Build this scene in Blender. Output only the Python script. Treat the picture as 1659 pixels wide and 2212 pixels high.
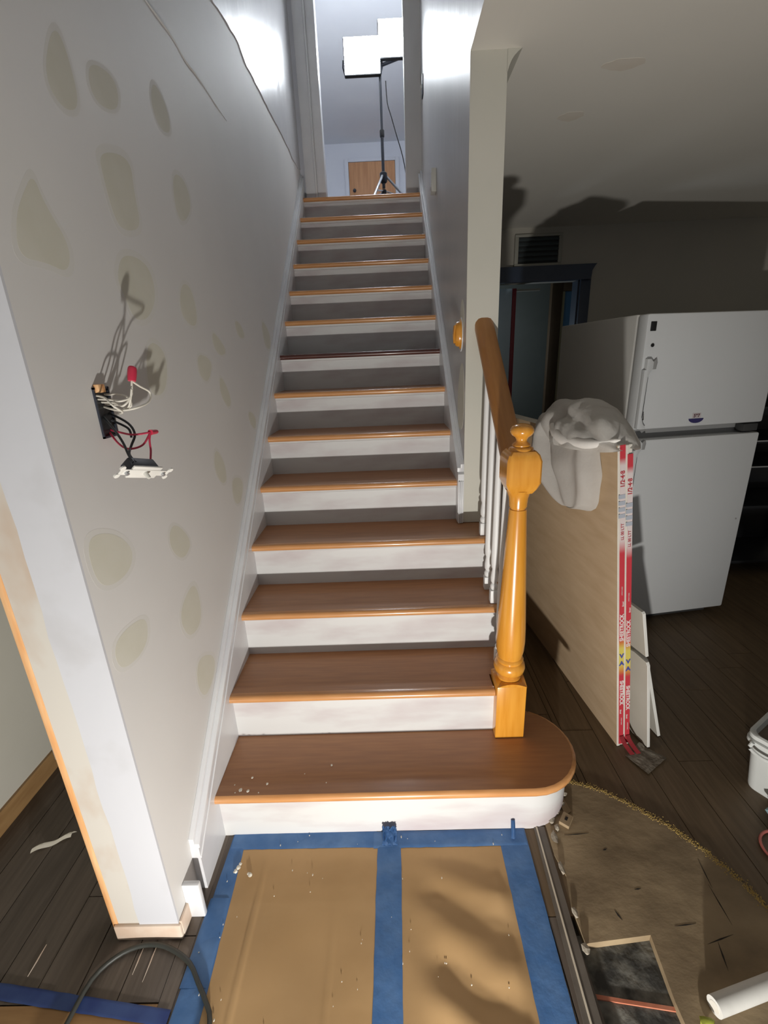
import bpy, bmesh, math, random
from mathutils import Vector, Matrix, noise
random.seed(7)
S = bpy.context.scene
for o in list(bpy.data.objects):
    bpy.data.objects.remove(o)
COL = S.collection
PI = math.pi

# ------------------------------------------------------------------ camera, world, lights, exposure
cam_d = bpy.data.cameras.new('camera')
cam = bpy.data.objects.new('camera', cam_d); COL.objects.link(cam)
cam_d.sensor_fit = 'VERTICAL'; cam_d.sensor_height = 24.0; cam_d.sensor_width = 18.0
cam_d.lens = 24.0 * 979.7 / 2212.0
cam_d.clip_start = 0.02
r_ = Vector((0.99918649, 0.00622149, -0.03984543)); u_ = Vector((0.03585815, 0.31506261, 0.94839324))
w_ = Vector((-0.01845422, 0.9490505, -0.31458321)); C_ = Vector((0.58788221, -1.05449633, 1.46329715))
m = Matrix.Identity(4)
for i in range(3):
    m[i][0] = r_[i]; m[i][1] = u_[i]; m[i][2] = -w_[i]; m[i][3] = C_[i]
cam.matrix_world = m
S.camera = cam

wd = bpy.data.worlds.new('world'); S.world = wd; wd.use_nodes = True
wd.node_tree.nodes['Background'].inputs[0].default_value = (0.9, 0.93, 1.0, 1)
wd.node_tree.nodes['Background'].inputs[1].default_value = 0.185

# LED work lamp standing low on the floor behind the photographer (its sharp shadows climb the walls)
ld = bpy.data.lights.new('floor_work_light', 'SPOT'); ld.energy = 124; ld.color = (1.0, 0.965, 0.91); ld.shadow_soft_size = 0.022
ld.spot_size = math.radians(176); ld.spot_blend = 1.0
lo = bpy.data.objects.new('floor_work_light', ld); COL.objects.link(lo)
lo.location = (0.63, -1.45, 0.16)
lo.rotation_euler = Vector((0.0, 1.0, 0.45)).to_track_quat('-Z', 'Y').to_euler()

S.view_settings.view_transform = 'Standard'; S.view_settings.look = 'None'
S.view_settings.exposure = 0.14; S.view_settings.gamma = 1.0; S.view_settings.use_curve_mapping = False

# ------------------------------------------------------------------ materials
def lin(c):
    return tuple(((v / 255.0) / 12.92 if v / 255.0 <= .04045 else (((v / 255.0) + .055) / 1.055) ** 2.4) for v in c)
def mat(name, col, rough=0.6, col2=None, scale=8.0, stretch=(1, 1, 1), contrast=(0.35, 0.65), bump=0.0, bscale=None, metal=0.0, coat=0.0, spec=0.5, emit=0.0, trans=0.0, detail=5.0, dist=0.0, bdist=0.01):
    m = bpy.data.materials.new(name); m.use_nodes = True
    nt = m.node_tree; N = nt.nodes; L = nt.links
    b = N['Principled BSDF']
    b.inputs['Base Color'].default_value = (*col, 1); b.inputs['Roughness'].default_value = rough
    b.inputs['Metallic'].default_value = metal; b.inputs['Specular IOR Level'].default_value = spec
    b.inputs['Coat Weight'].default_value = coat; b.inputs['Coat Roughness'].default_value = 0.12
    if emit:
        b.inputs['Emission Color'].default_value = (*col, 1); b.inputs['Emission Strength'].default_value = emit
    if trans:
        b.inputs['Transmission Weight'].default_value = trans
    tc = N.new('ShaderNodeTexCoord'); mp = N.new('ShaderNodeMapping'); mp.inputs['Scale'].default_value = stretch
    L.new(tc.outputs['Object'], mp.inputs['Vector'])
    if col2 is not None:
        n = N.new('ShaderNodeTexNoise'); n.inputs['Scale'].default_value = scale; n.inputs['Detail'].default_value = detail
        n.inputs['Distortion'].default_value = dist
        L.new(mp.outputs[0], n.inputs['Vector'])
        rp = N.new('ShaderNodeValToRGB'); rp.color_ramp.elements[0].position = contrast[0]; rp.color_ramp.elements[1].position = contrast[1]
        rp.color_ramp.elements[0].color = (*col, 1); rp.color_ramp.elements[1].color = (*col2, 1)
        L.new(n.outputs['Fac'], rp.inputs['Fac']); L.new(rp.outputs['Color'], b.inputs['Base Color'])
    if bump:
        n2 = N.new('ShaderNodeTexNoise'); n2.inputs['Scale'].default_value = bscale or scale; n2.inputs['Detail'].default_value = 4
        L.new(mp.outputs[0], n2.inputs['Vector'])
        bp = N.new('ShaderNodeBump'); bp.inputs['Strength'].default_value = bump; bp.inputs['Distance'].default_value = bdist
        L.new(n2.outputs['Fac'], bp.inputs['Height']); L.new(bp.outputs['Normal'], b.inputs['Normal'])
    return m
M = {}
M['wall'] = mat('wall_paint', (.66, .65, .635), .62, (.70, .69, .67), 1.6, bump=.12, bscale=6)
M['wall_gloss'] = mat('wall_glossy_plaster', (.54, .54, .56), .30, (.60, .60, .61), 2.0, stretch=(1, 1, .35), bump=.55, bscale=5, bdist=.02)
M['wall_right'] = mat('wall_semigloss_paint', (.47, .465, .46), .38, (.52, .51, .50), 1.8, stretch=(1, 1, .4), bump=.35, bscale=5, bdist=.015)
M['post'] = mat('wall_cream_paint', (.56, .55, .48), .6, (.60, .58, .51), 2.5)
M['spackle'] = mat('spackle', (.595, .58, .485), .8, (.64, .625, .55), 9.0, contrast=(.3, .7))
M['spackle_thin'] = mat('spackle_thin', (.655, .645, .61), .75, (.665, .655, .625), 9.0, contrast=(.3, .7))
M['crack'] = mat('plaster_ridge', (.72, .72, .72), .4)
M['ceiling'] = mat('ceiling_paint', (.74, .715, .65), .75, (.78, .75, .68), 1.0, bump=.08, bscale=5)
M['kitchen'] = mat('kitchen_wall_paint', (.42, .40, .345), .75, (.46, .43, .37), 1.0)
M['stain'] = mat('ceiling_stain', (.70, .64, .55), .8, (.74, .69, .61), 9)
M['jamb_white'] = mat('jamb_plaster', (.58, .59, .625), .55, (.50, .50, .515), 4.0, contrast=(.52, .72), bump=.1, bscale=14)
M['jamb_beige'] = mat('jamb_old_paint', (.60, .57, .515), .6, (.50, .37, .27), 3.5, stretch=(1, 1, .6), contrast=(.48, .62))
M['raw_wood'] = mat('raw_wood_edge', (.70, .33, .12), .5, (.82, .55, .30), 10, stretch=(6, 6, .6), contrast=(.35, .75))
M['pink_wood'] = mat('scraped_wood', (.62, .47, .36), .6, (.70, .60, .50), 9, contrast=(.4, .6))
M['hall_wall'] = mat('hall_paint', (.58, .565, .49), .65, (.62, .60, .53), 2)
M['brown_base'] = mat('brown_baseboard', (.30, .17, .07), .45, (.38, .23, .10), 6, stretch=(8, 1, 8))
M['trim'] = mat('white_trim', (.66, .67, .69), .32, (.72, .73, .74), 6.0, bump=.05)
M['trim_worn'] = mat('worn_white_trim', (.62, .62, .64), .30, (.70, .71, .72), 12.0, stretch=(1, .3, .3), contrast=(.4, .6), bump=.2, bscale=20)
M['riser'] = mat('riser_paint', (.62, .62, .61), .5, (.49, .43, .435), 3.2, stretch=(.8, 1, 3.2), contrast=(.44, .68), detail=6)
M['tread'] = mat('tread_wood', (.34, .155, .07), .42, (.42, .20, .085), 9, stretch=(.7, 9, 9), contrast=(.3, .7), coat=.18)
M['nose_lit'] = mat('nosing_wood_lit', (.52, .235, .080), .30, (.62, .31, .12), 9, stretch=(.9, 9, 9), contrast=(.3, .7), coat=.4)  # tread wood again, lighter: lamplight on the front edge put into the colour
M['tread_dark'] = mat('tread_mahogany', (.06, .018, .014), .30, (.10, .03, .02), 9, stretch=(.7, 9, 9), coat=.4)
M['oak'] = mat('golden_oak', (.62, .25, .022), .26, (.72, .33, .045), 7, stretch=(9, 9, .7), contrast=(.3, .7), coat=.6)
M['rail'] = mat('rail_wood', (.36, .145, .03), .42, (.44, .19, .045), 7, stretch=(9, .8, .8), contrast=(.3, .7), coat=.15)
M['baluster'] = mat('baluster_paint', (.76, .76, .75), .45, (.66, .60, .60), 9, stretch=(1, 1, .3), contrast=(.55, .75))
M['paper'] = mat('kraft_paper', (.46, .285, .125), .72, (.50, .315, .145), 5, bump=.12, bscale=9)
M['tape'] = mat('blue_tape', (.05, .145, .35), .6, (.095, .205, .42), 11, contrast=(.4, .68), bump=.15, bscale=30)
M['tape_dark'] = mat('blue_tape_deep', (.02, .045, .19), .6, (.04, .08, .24), 12)
M['plank'] = mat('dark_plank', (.085, .066, .052), .5, (.125, .10, .08), 6, stretch=(9, .8, 1), contrast=(.3, .7), bump=.15)
M['plank_b'] = mat('dark_plank_grey', (.105, .083, .066), .5, (.15, .12, .095), 6, stretch=(9, .8, 1), contrast=(.3, .7), bump=.15)
M['plank_r'] = mat('umber_plank', (.10, .066, .034), .55, (.15, .10, .055), 6, stretch=(9, .8, 1), contrast=(.3, .7), bump=.15)
M['orange_plank'] = mat('orange_plank', (.30, .16, .06), .5, (.38, .22, .09), 6, stretch=(.9, 9, 1))
M['sub'] = mat('subfloor', (.03, .025, .02), .9)
M['patch'] = mat('brown_floor_patch', (.15, .105, .058), .75, (.36, .27, .16), 5.0, stretch=(1, 1.5, 1), contrast=(.28, .72), bump=.22, bscale=16, detail=9)
M['hole'] = mat('dusty_slab', (.035, .034, .03), .85, (.26, .25, .215), 16, contrast=(.42, .72), bump=.6, bscale=22, detail=8)
M['rust'] = mat('rust_strip', (.42, .12, .06), .6, (.52, .20, .12), 20)
M['slit'] = mat('dark_slit', (.018, .014, .010), .9)
M['beam_edge'] = mat('beam_edge', (.48, .34, .10), .9, (.36, .24, .08), 40)  # edge of the light pool, put into yellow grains
M['strip'] = mat('floor_strip', (.10, .085, .07), .4, (.15, .13, .11), 9)
M['strip_edge'] = mat('bare_strip_edge', (.62, .55, .44), .35)
M['grout'] = mat('plaster_rubble', (.40, .36, .29), .9, (.26, .22, .17), 18, bump=.6, bscale=30)
M['white_chip'] = mat('paint_chip', (.74, .70, .60), .7)
M['block'] = mat('wood_block', (.34, .25, .15), .7, (.25, .18, .10), 14)
M['fridge'] = mat('fridge_enamel', (.62, .635, .64), .32, (.64, .655, .66), 2, bump=.04, bscale=60)
M['fridge_side'] = mat('fridge_side_enamel', (.55, .54, .51), .45, (.57, .56, .53), 2)
M['gasket'] = mat('gasket', (.30, .30, .295), .6)
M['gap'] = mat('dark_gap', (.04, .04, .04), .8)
M['chrome'] = mat('chrome', (.75, .75, .75), .15, metal=1.0)
M['badge'] = mat('black_badge', (.012, .012, .012), .4)
M['stick_white'] = mat('sticker_white', (.55, .50, .50), .6)
M['stick_blue'] = mat('sticker_navy', (.035, .03, .12), .5)
M['stick_text'] = mat('sticker_print', (.10, .03, .04), .6)
M['gyp_face'] = mat('gypsum_backing', (.50, .355, .215), .75, (.58, .43, .275), 5, stretch=(2, 1.2, 6), contrast=(.3, .7))
M['gyp_edge'] = mat('gypsum_edge', (.64, .61, .54), .75, (.56, .53, .47), 12)
M['gyp_white'] = mat('gypsum_scrap', (.66, .65, .61), .75, (.60, .59, .55), 10)
M['gyp_grey'] = mat('gypsum_scrap_face', (.50, .47, .41), .75, (.46, .43, .37), 6)
M['cloth'] = mat('white_cloth', (.76, .73, .69), .85, (.82, .80, .76), 6, bump=.15, bscale=40)
M['red_print'] = mat('red_print', (.42, .04, .05), .6)
M['blue_print'] = mat('blue_print', (.06, .07, .30), .6)
M['grey_print'] = mat('grey_blue_print', (.33, .36, .42), .7, (.42, .44, .48), 25)
M['white_print'] = mat('white_print', (.72, .62, .60), .6)
M['vent_frame'] = mat('vent_frame', (.34, .33, .28), .5)
M['vent_dark'] = mat('vent_dark', (.012, .014, .014), .7)
M['vent_slat'] = mat('vent_slat', (.06, .075, .08), .5)
M['navy'] = mat('navy_trim', (.022, .035, .065), .4, (.03, .045, .08), 5)
M['blue_panel'] = mat('blue_door', (.48, .64, .76), .45, (.54, .68, .80), 2)
M['red_edge'] = mat('red_edge', (.24, .02, .035), .5)
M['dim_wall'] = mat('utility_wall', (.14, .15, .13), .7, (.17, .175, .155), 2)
M['brown_frame'] = mat('brown_frame', (.075, .045, .022), .5, (.10, .06, .03), 5)
M['blue_pane'] = mat('blue_pane', (.12, .28, .50), .3)
M['tan_edge'] = mat('tan_edge', (.42, .36, .22), .6)
M['door_wood'] = mat('upper_door_wood', (.50, .25, .12), .45, (.60, .32, .16), 4, stretch=(9, 9, .7))
M['upper_wall'] = mat('upper_hall_paint', (.62, .64, .70), .6, (.66, .68, .73), 2)
M['upper_ceiling'] = mat('upper_ceiling_paint', (.74, .76, .80), .7, (.78, .80, .83), 1.5)
M['bucket'] = mat('bucket_plastic', (.62, .64, .62), .4, (.66, .68, .66), 5)
M['bucket_in'] = mat('bucket_inside_shade', (.13, .10, .08), .8, (.17, .13, .10), 12)
M['rag'] = mat('teal_rag', (.22, .36, .40), .85, (.40, .48, .48), 14)
M['pink_cord'] = mat('pink_cord', (.55, .16, .13), .5)
M['roll'] = mat('white_roll', (.66, .65, .61), .7, (.58, .57, .53), 14)
M['green'] = mat('green_plastic', (.28, .30, .04), .5)
M['hose'] = mat('dark_hose', (.030, .033, .028), .5, (.045, .046, .040), 12)
M['black'] = mat('black_plastic', (.014, .015, .017), .4)
M['dark_metal'] = mat('dark_metal', (.03, .035, .05), .4)
M['steel'] = mat('steel', (.55, .57, .60), .3, metal=.8)
M['wire_white'] = mat('wire_white', (.68, .65, .57), .5)
M['wire_black'] = mat('wire_black', (.02, .022, .026), .5)
M['wire_red'] = mat('wire_red', (.50, .035, .08), .5)
M['nut'] = mat('wire_nut_red', (.55, .03, .07), .35)
M['switch_body'] = mat('switch_body', (.035, .04, .05), .5)
M['yoke'] = mat('switch_yoke', (.76, .75, .70), .45)
M['plate'] = mat('ivory_plate', (.58, .57, .52), .4)
M['lamp_face'] = mat('led_face', (.90, .95, 1.0), .5, emit=44.0)

# label tape: gradient along its length
def tape_mat():
    m = bpy.data.materials.new('label_tape'); m.use_nodes = True
    N = m.node_tree.nodes; L = m.node_tree.links; b = N['Principled BSDF']; b.inputs['Roughness'].default_value = .55
    tc = N.new('ShaderNodeTexCoord'); sp = N.new('ShaderNodeSeparateXYZ'); rp = N.new('ShaderNodeValToRGB')
    L.new(tc.outputs['Generated'], sp.inputs[0]); L.new(sp.outputs['Z'], rp.inputs['Fac']); L.new(rp.outputs['Color'], b.inputs['Base Color'])
    red = (.50, .035, .05); pale = (.62, .54, .53); yel = (.60, .50, .10); org = (.55, .20, .05)
    st = [(0, red), (.272, red), (.288, org), (.315, yel), (.37, yel), (.39, org), (.405, red), (.69, red), (.73, pale), (.945, pale), (.965, red), (1, red)]
    cr = rp.color_ramp; cr.elements[0].position = 0; cr.elements[0].color = (*red, 1); cr.elements[1].position = 1; cr.elements[1].color = (*red, 1)
    for p, c in st[1:-1]:
        e = cr.elements.new(p); e.color = (*c, 1)
    return m
M['label_tape'] = tape_mat()

# ------------------------------------------------------------------ helpers
ORG = {}
def empty(name, loc, rz=0.0):
    o = bpy.data.objects.new(name, None); COL.objects.link(o); o.location = loc; o.rotation_euler = (0, 0, rz)
    o.empty_display_size = .05; ORG[o.name] = Vector(loc); return o
def tag(o, label, cat, group=None, kind=None):
    o['label'] = label; o['category'] = cat
    if group: o['group'] = group
    if kind: o['kind'] = kind
    return o
class MB:
    def __init__(s): s.bm = bmesh.new()
    def box(s, lo, hi, bev=0.0, seg=2):
        b = bmesh.new(); bmesh.ops.create_cube(b, size=1)
        for v in b.verts:
            v.co = Vector([(lo[k] + hi[k]) / 2 + v.co[k] * (hi[k] - lo[k]) for k in range(3)])
        if bev: bmesh.ops.bevel(b, geom=list(b.edges), offset=bev, segments=seg, profile=.5, affect='EDGES')
        s.add(b); return s
    def add(s, b, mtx=None):
        me = bpy.data.meshes.new('t'); b.to_mesh(me); b.free()
        if mtx: me.transform(mtx)
        s.bm.from_mesh(me); bpy.data.meshes.remove(me); return s
    def prism(s, poly, axis, a, c, bev=0.0, seg=2, hedges=True):
        """poly in the two other axes (in xyz order) extruded along axis from a to c"""
        b = bmesh.new(); o = [k for k in range(3) if k != axis]
        def P(q, t):
            v = [0, 0, 0]; v[o[0]] = q[0]; v[o[1]] = q[1]; v[axis] = t; return v
        v0 = [b.verts.new(P(q, a)) for q in poly]; v1 = [b.verts.new(P(q, c)) for q in poly]; n = len(poly)
        b.faces.new(v0); b.faces.new(v1)
        for i in range(n): b.faces.new((v0[i], v0[(i + 1) % n], v1[(i + 1) % n], v1[i]))
        bmesh.ops.recalc_face_normals(b, faces=list(b.faces))
        if bev: 
            b.edges.ensure_lookup_table()
            es = [e for e in b.edges if (e.verts[0] in v0) == (e.verts[1] in v0)]
            bmesh.ops.bevel(b, geom=es, offset=bev, segments=seg, profile=.5, affect='EDGES')
        s.add(b); return s
    def lathe(s, prof, c=(0, 0), n=24, axis='Z', z=0.0):
        b = bmesh.new(); rings = []
        for (r, h) in prof:
            rings.append([b.verts.new((c[0] + max(r, 1e-4) * math.cos(2 * PI * k / n), c[1] + max(r, 1e-4) * math.sin(2 * PI * k / n), z + h)) for k in range(n)])
        for A, B in zip(rings, rings[1:]):
            for k in range(n): b.faces.new((A[k], A[(k + 1) % n], B[(k + 1) % n], B[k]))
        b.faces.new(list(reversed(rings[0]))); b.faces.new(rings[-1])
        bmesh.ops.recalc_face_normals(b, faces=list(b.faces)); s.add(b); return s
    def tube(s, pts, r, n=8, closed=False, smooth=3, rfun=None):
        P = [Vector(p) for p in pts]
        if smooth:
            Q = []; m_ = len(P)
            for i in range(m_ if closed else m_ - 1):
                p0 = P[(i - 1) % m_] if (closed or i > 0) else P[i]; p1 = P[i]; p2 = P[(i + 1) % m_]
                p3 = P[(i + 2) % m_] if (closed or i + 2 < m_) else p2
                for k in range(smooth):
                    t = k / smooth
                    Q.append(.5 * ((2 * p1) + (-p0 + p2) * t + (2 * p0 - 5 * p1 + 4 * p2 - p3) * t * t + (-p0 + 3 * p1 - 3 * p2 + p3) * t ** 3))
            if not closed: Q.append(P[-1])
            P = Q
        b = bmesh.new(); rings = []; up = Vector((.13, .21, .97)).normalized()
        for i, p in enumerate(P):
            a = P[(i - 1) % len(P)] if (closed or i > 0) else P[i]; c = P[(i + 1) % len(P)] if (closed or i + 1 < len(P)) else P[i]
            t = (c - a).normalized(); x = t.cross(up)
            if x.length < 1e-3: x = t.cross(Vector((1, 0, 0)))
            x.normalize(); y = x.cross(t); rr = rfun(i / (len(P) - 1)) if rfun else r
            rings.append([b.verts.new(p + rr * (x * math.cos(2 * PI * k / n) + y * math.sin(2 * PI * k / n))) for k in range(n)])
        pr = list(zip(rings, rings[1:])) + ([(rings[-1], rings[0])] if closed else [])
        for A, B in pr:
            for k in range(n): b.faces.new((A[k], A[(k + 1) % n], B[(k + 1) % n], B[k]))
        if not closed: b.faces.new(list(reversed(rings[0]))); b.faces.new(rings[-1])
        bmesh.ops.recalc_face_normals(b, faces=list(b.faces)); s.add(b); return s
    def grid(s, fn, nu, nv, thick=0.0):
        b = bmesh.new(); V = [[b.verts.new(fn(i / (nu - 1), j / (nv - 1))) for j in range(nv)] for i in range(nu)]
        for i in range(nu - 1):
            for j in range(nv - 1): b.faces.new((V[i][j], V[i + 1][j], V[i + 1][j + 1], V[i][j + 1]))
        if thick: bmesh.ops.solidify(b, geom=list(b.faces), thickness=thick)
        s.add(b); return s
    def blob(s, c, r, sub=2, amp=.3, f=3.0, seed=0.0, sc=(1, 1, 1)):
        b = bmesh.new(); bmesh.ops.create_icosphere(b, subdivisions=sub, radius=1)
        for v in b.verts:
            d = 1 + amp * noise.noise(v.co * f * .5 + Vector((seed, seed * 2.1, -seed)))
            v.co = Vector(c) + Vector((v.co.x * r * sc[0] * d, v.co.y * r * sc[1] * d, v.co.z * r * sc[2] * d))
        s.add(b); return s
    def build(s, name, mt, parent=None, smooth=None, local=False, label=None, origin=None):
        me = bpy.data.meshes.new(name)
        off = Vector((0, 0, 0))
        if parent is not None and not local: off = ORG[parent.name]
        if origin is not None: base = Vector(origin)
        elif len(s.bm.verts):
            co = [v.co for v in s.bm.verts]
            base = Vector([(min(c[k] for c in co) + max(c[k] for c in co)) / 2 for k in range(2)] + [min(c[2] for c in co)])
        else: base = Vector((0, 0, 0))
        for v in s.bm.verts: v.co -= base
        s.bm.to_mesh(me); s.bm.free()
        me.materials.append(M[mt] if isinstance(mt, str) else mt)
        if smooth is not None:
            for p in me.polygons: p.use_smooth = True
            me.set_sharp_from_angle(angle=math.radians(smooth))
        o = bpy.data.objects.new(name, me); COL.objects.link(o)
        o.location = base - off
        ORG[o.name] = base if not local else base
        if parent is not None: o.parent = parent
        if label: o['label'] = label
        return o
def struct(o):
    o['kind'] = 'structure'; return o
def box(name, lo, hi, mt, parent=None, bev=0.0, **k):
    return MB().box(lo, hi, bev).build(name, mt, parent, smooth=(35 if bev else None), **k)
def text_mesh(name, body, size, mt, parent, mtx, label=None, bold=0.0, sx=1.0):
    cu = bpy.data.curves.new(name, 'FONT'); cu.body = body; cu.size = size; cu.align_x = 'CENTER'; cu.align_y = 'CENTER'; cu.extrude = .0004; cu.offset = bold
    t = bpy.data.objects.new('tmp', cu); COL.objects.link(t)
    bpy.context.view_layer.update()
    me = bpy.data.meshes.new_from_object(t.evaluated_get(bpy.context.evaluated_depsgraph_get()))
    bpy.data.objects.remove(t); bpy.data.curves.remove(cu)
    me.transform(mtx @ Matrix.Scale(sx, 4, (1, 0, 0))); me.materials.clear(); me.materials.append(M[mt]); me.name = name
    o = bpy.data.objects.new(name, me); COL.objects.link(o); o.parent = parent
    if label: o['label'] = label
    return o

RUN, RISE, OV = .2254, .19, .0272
XR = .879
WL, WR = -.025, .905          # wall planes left and right of the stairs
CEIL = 2.44; UP = 14 * RISE; UCEIL = 5.03

# ------------------------------------------------------------------ structure: floor
fl = struct(box('floor', (-1.2, -2.4, -.12), (4.4, 3.25, -.02), 'sub'))
pk = []
def planks(x0, x1, w, y0, y1, mats, seed, skip=None):
    rnd = random.Random(seed); x = x0; k = 0
    while x < x1 - 1e-4:
        xe = min(x + w, x1); y = y0; 
        ys = [y0]
        y = y0 + rnd.uniform(.35, 1.0)
        while y < y1 - .3: ys.append(y); y += rnd.uniform(.8, 1.4)
        ys.append(y1)
        for a, c in zip(ys, ys[1:]):
            a2, c2 = a, c
            if skip: a2 = max(a, skip(x, xe))
            if c2 - a2 < .05: continue
            MB().box((x + .0012, a2 + .0012, -.02), (xe - .0012, c2 - .0012, rnd.uniform(-.0012, 0))).build('plank', mats[rnd.randrange(len(mats))], fl)
        x = xe
planks(-.78, -.025, .108, -.98, 3.1, ['plank', 'plank', 'plank_b'], 1, lambda a, c: -.384)
planks(.975, 1.25, .125, -.22, 3.15, ['plank_r'], 2)
MB().box((.9762, -1.2, -.02), (1.035, -.2212, -.001)).build('plank', 'plank', fl)
planks(1.25, 4.3, .125, -1.2, 3.15, ['plank_r'], 3)
# older orange boards in front of the hall, behind the blue tape
for k in range(3):
    MB().box((-.78, -.385 - .1 * (k + 1) + .0012, -.02), (-.026, -.385 - .1 * k - .0012, -.001)).build('plank', 'orange_plank', fl)
for (x, y0_, y1_) in [(-.086, -.345, -.262), (-.392, -.33, -.262), (-.12, -.33, -.275)]:
    MB().prism([(x - .0002, y0_), (x + .0013, (y0_ + y1_) / 2), (x + .0003, y1_), (x - .0013, (y0_ + y1_) / 2 + .01)], 2, -.004, .0008).build('filler_sliver', 'pink_wood', fl)
MB().box((-.025, -.42, -.02), (.012, -.25, 0)).box((-.025, -.2475, -.02), (.012, .03, 0)).build('plank', 'plank_b', fl)
for k in range(9):
    MB().box((.012 + k * .107, -2.0, -.02), (.012 + (k + 1) * .107 - .0012, .06, -.001)).build('plank', 'plank', fl)
# lighter floor patch with a curved front edge and a square cut-out
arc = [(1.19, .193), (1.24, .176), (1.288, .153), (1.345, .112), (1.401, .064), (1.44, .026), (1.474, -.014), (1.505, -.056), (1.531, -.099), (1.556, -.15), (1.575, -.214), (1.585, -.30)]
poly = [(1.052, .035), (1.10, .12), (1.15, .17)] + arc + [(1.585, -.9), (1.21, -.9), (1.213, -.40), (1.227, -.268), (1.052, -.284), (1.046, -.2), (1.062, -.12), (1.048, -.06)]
MB().prism(poly, 2, -.019, .004).build('floor_patch', 'patch', fl, label='lighter brown floor patch with a curved edge')
MB().box((1.02, -.62, -.0199), (1.25, -.255, -.0185)).build('exposed_slab', 'hole', fl, label='dusty black slab showing through a square cut-out')
MB().prism([(1.022, -.372), (1.10, -.384), (1.216, -.400), (1.216, -.408), (1.10, -.392), (1.022, -.381)], 2, -.019, -.0145).build('metal_strip', 'rust', fl, label='rusty red strip across the cut-out')
for (a, c, wd_) in [((1.10, .0), (1.18, .004), .003), ((1.36, -.29), (1.44, -.27), .003), ((1.30, -.25), (1.36, -.245), .003), ((1.39, -.285), (1.375, -.345), .004), ((1.47, -.08), (1.46, -.16), .003), ((1.455, -.15), (1.452, -.25), .003), ((1.20, -.05), (1.215, -.045), .005), ((1.16, -.21), (1.17, -.235), .005), ((1.24, -.16), (1.26, -.158), .004)]:
    a = Vector((*a, 0)); c = Vector((*c, 0)); d = (c - a).normalized(); n = Vector((-d.y, d.x, 0)) * wd_ * .5
    mid = (a + c) / 2
    MB().prism([(a.x, a.y), tuple((mid - n)[:2]), (c.x, c.y), tuple((mid + n)[:2])], 2, .003, .0046).build('crack', 'slit', fl)
# floor strip beside the paper
st = MB().prism([(1.012, .03), (1.045, .03), (1.026, -.44), (1.0, -1.0), (.965, -1.0), (.985, -.43)], 2, -.001, .004).build('floor_strip', 'strip', fl, label='dark strip along the taped paper')
MB().prism([(1.018, .028), (1.022, .028), (1.003, -.43), (.98, -1.0), (.976, -1.0), (.999, -.43)], 2, .004, .007).build('bare_edge', 'strip_edge', st)

# ------------------------------------------------------------------ structure: walls
yl = -.245
wl = struct(MB().prism([(yl, 0), (yl, UCEIL), (3.06, UCEIL), (3.06, 0)], 0, -.19, WL).build('wall_left', 'wall'))
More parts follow.
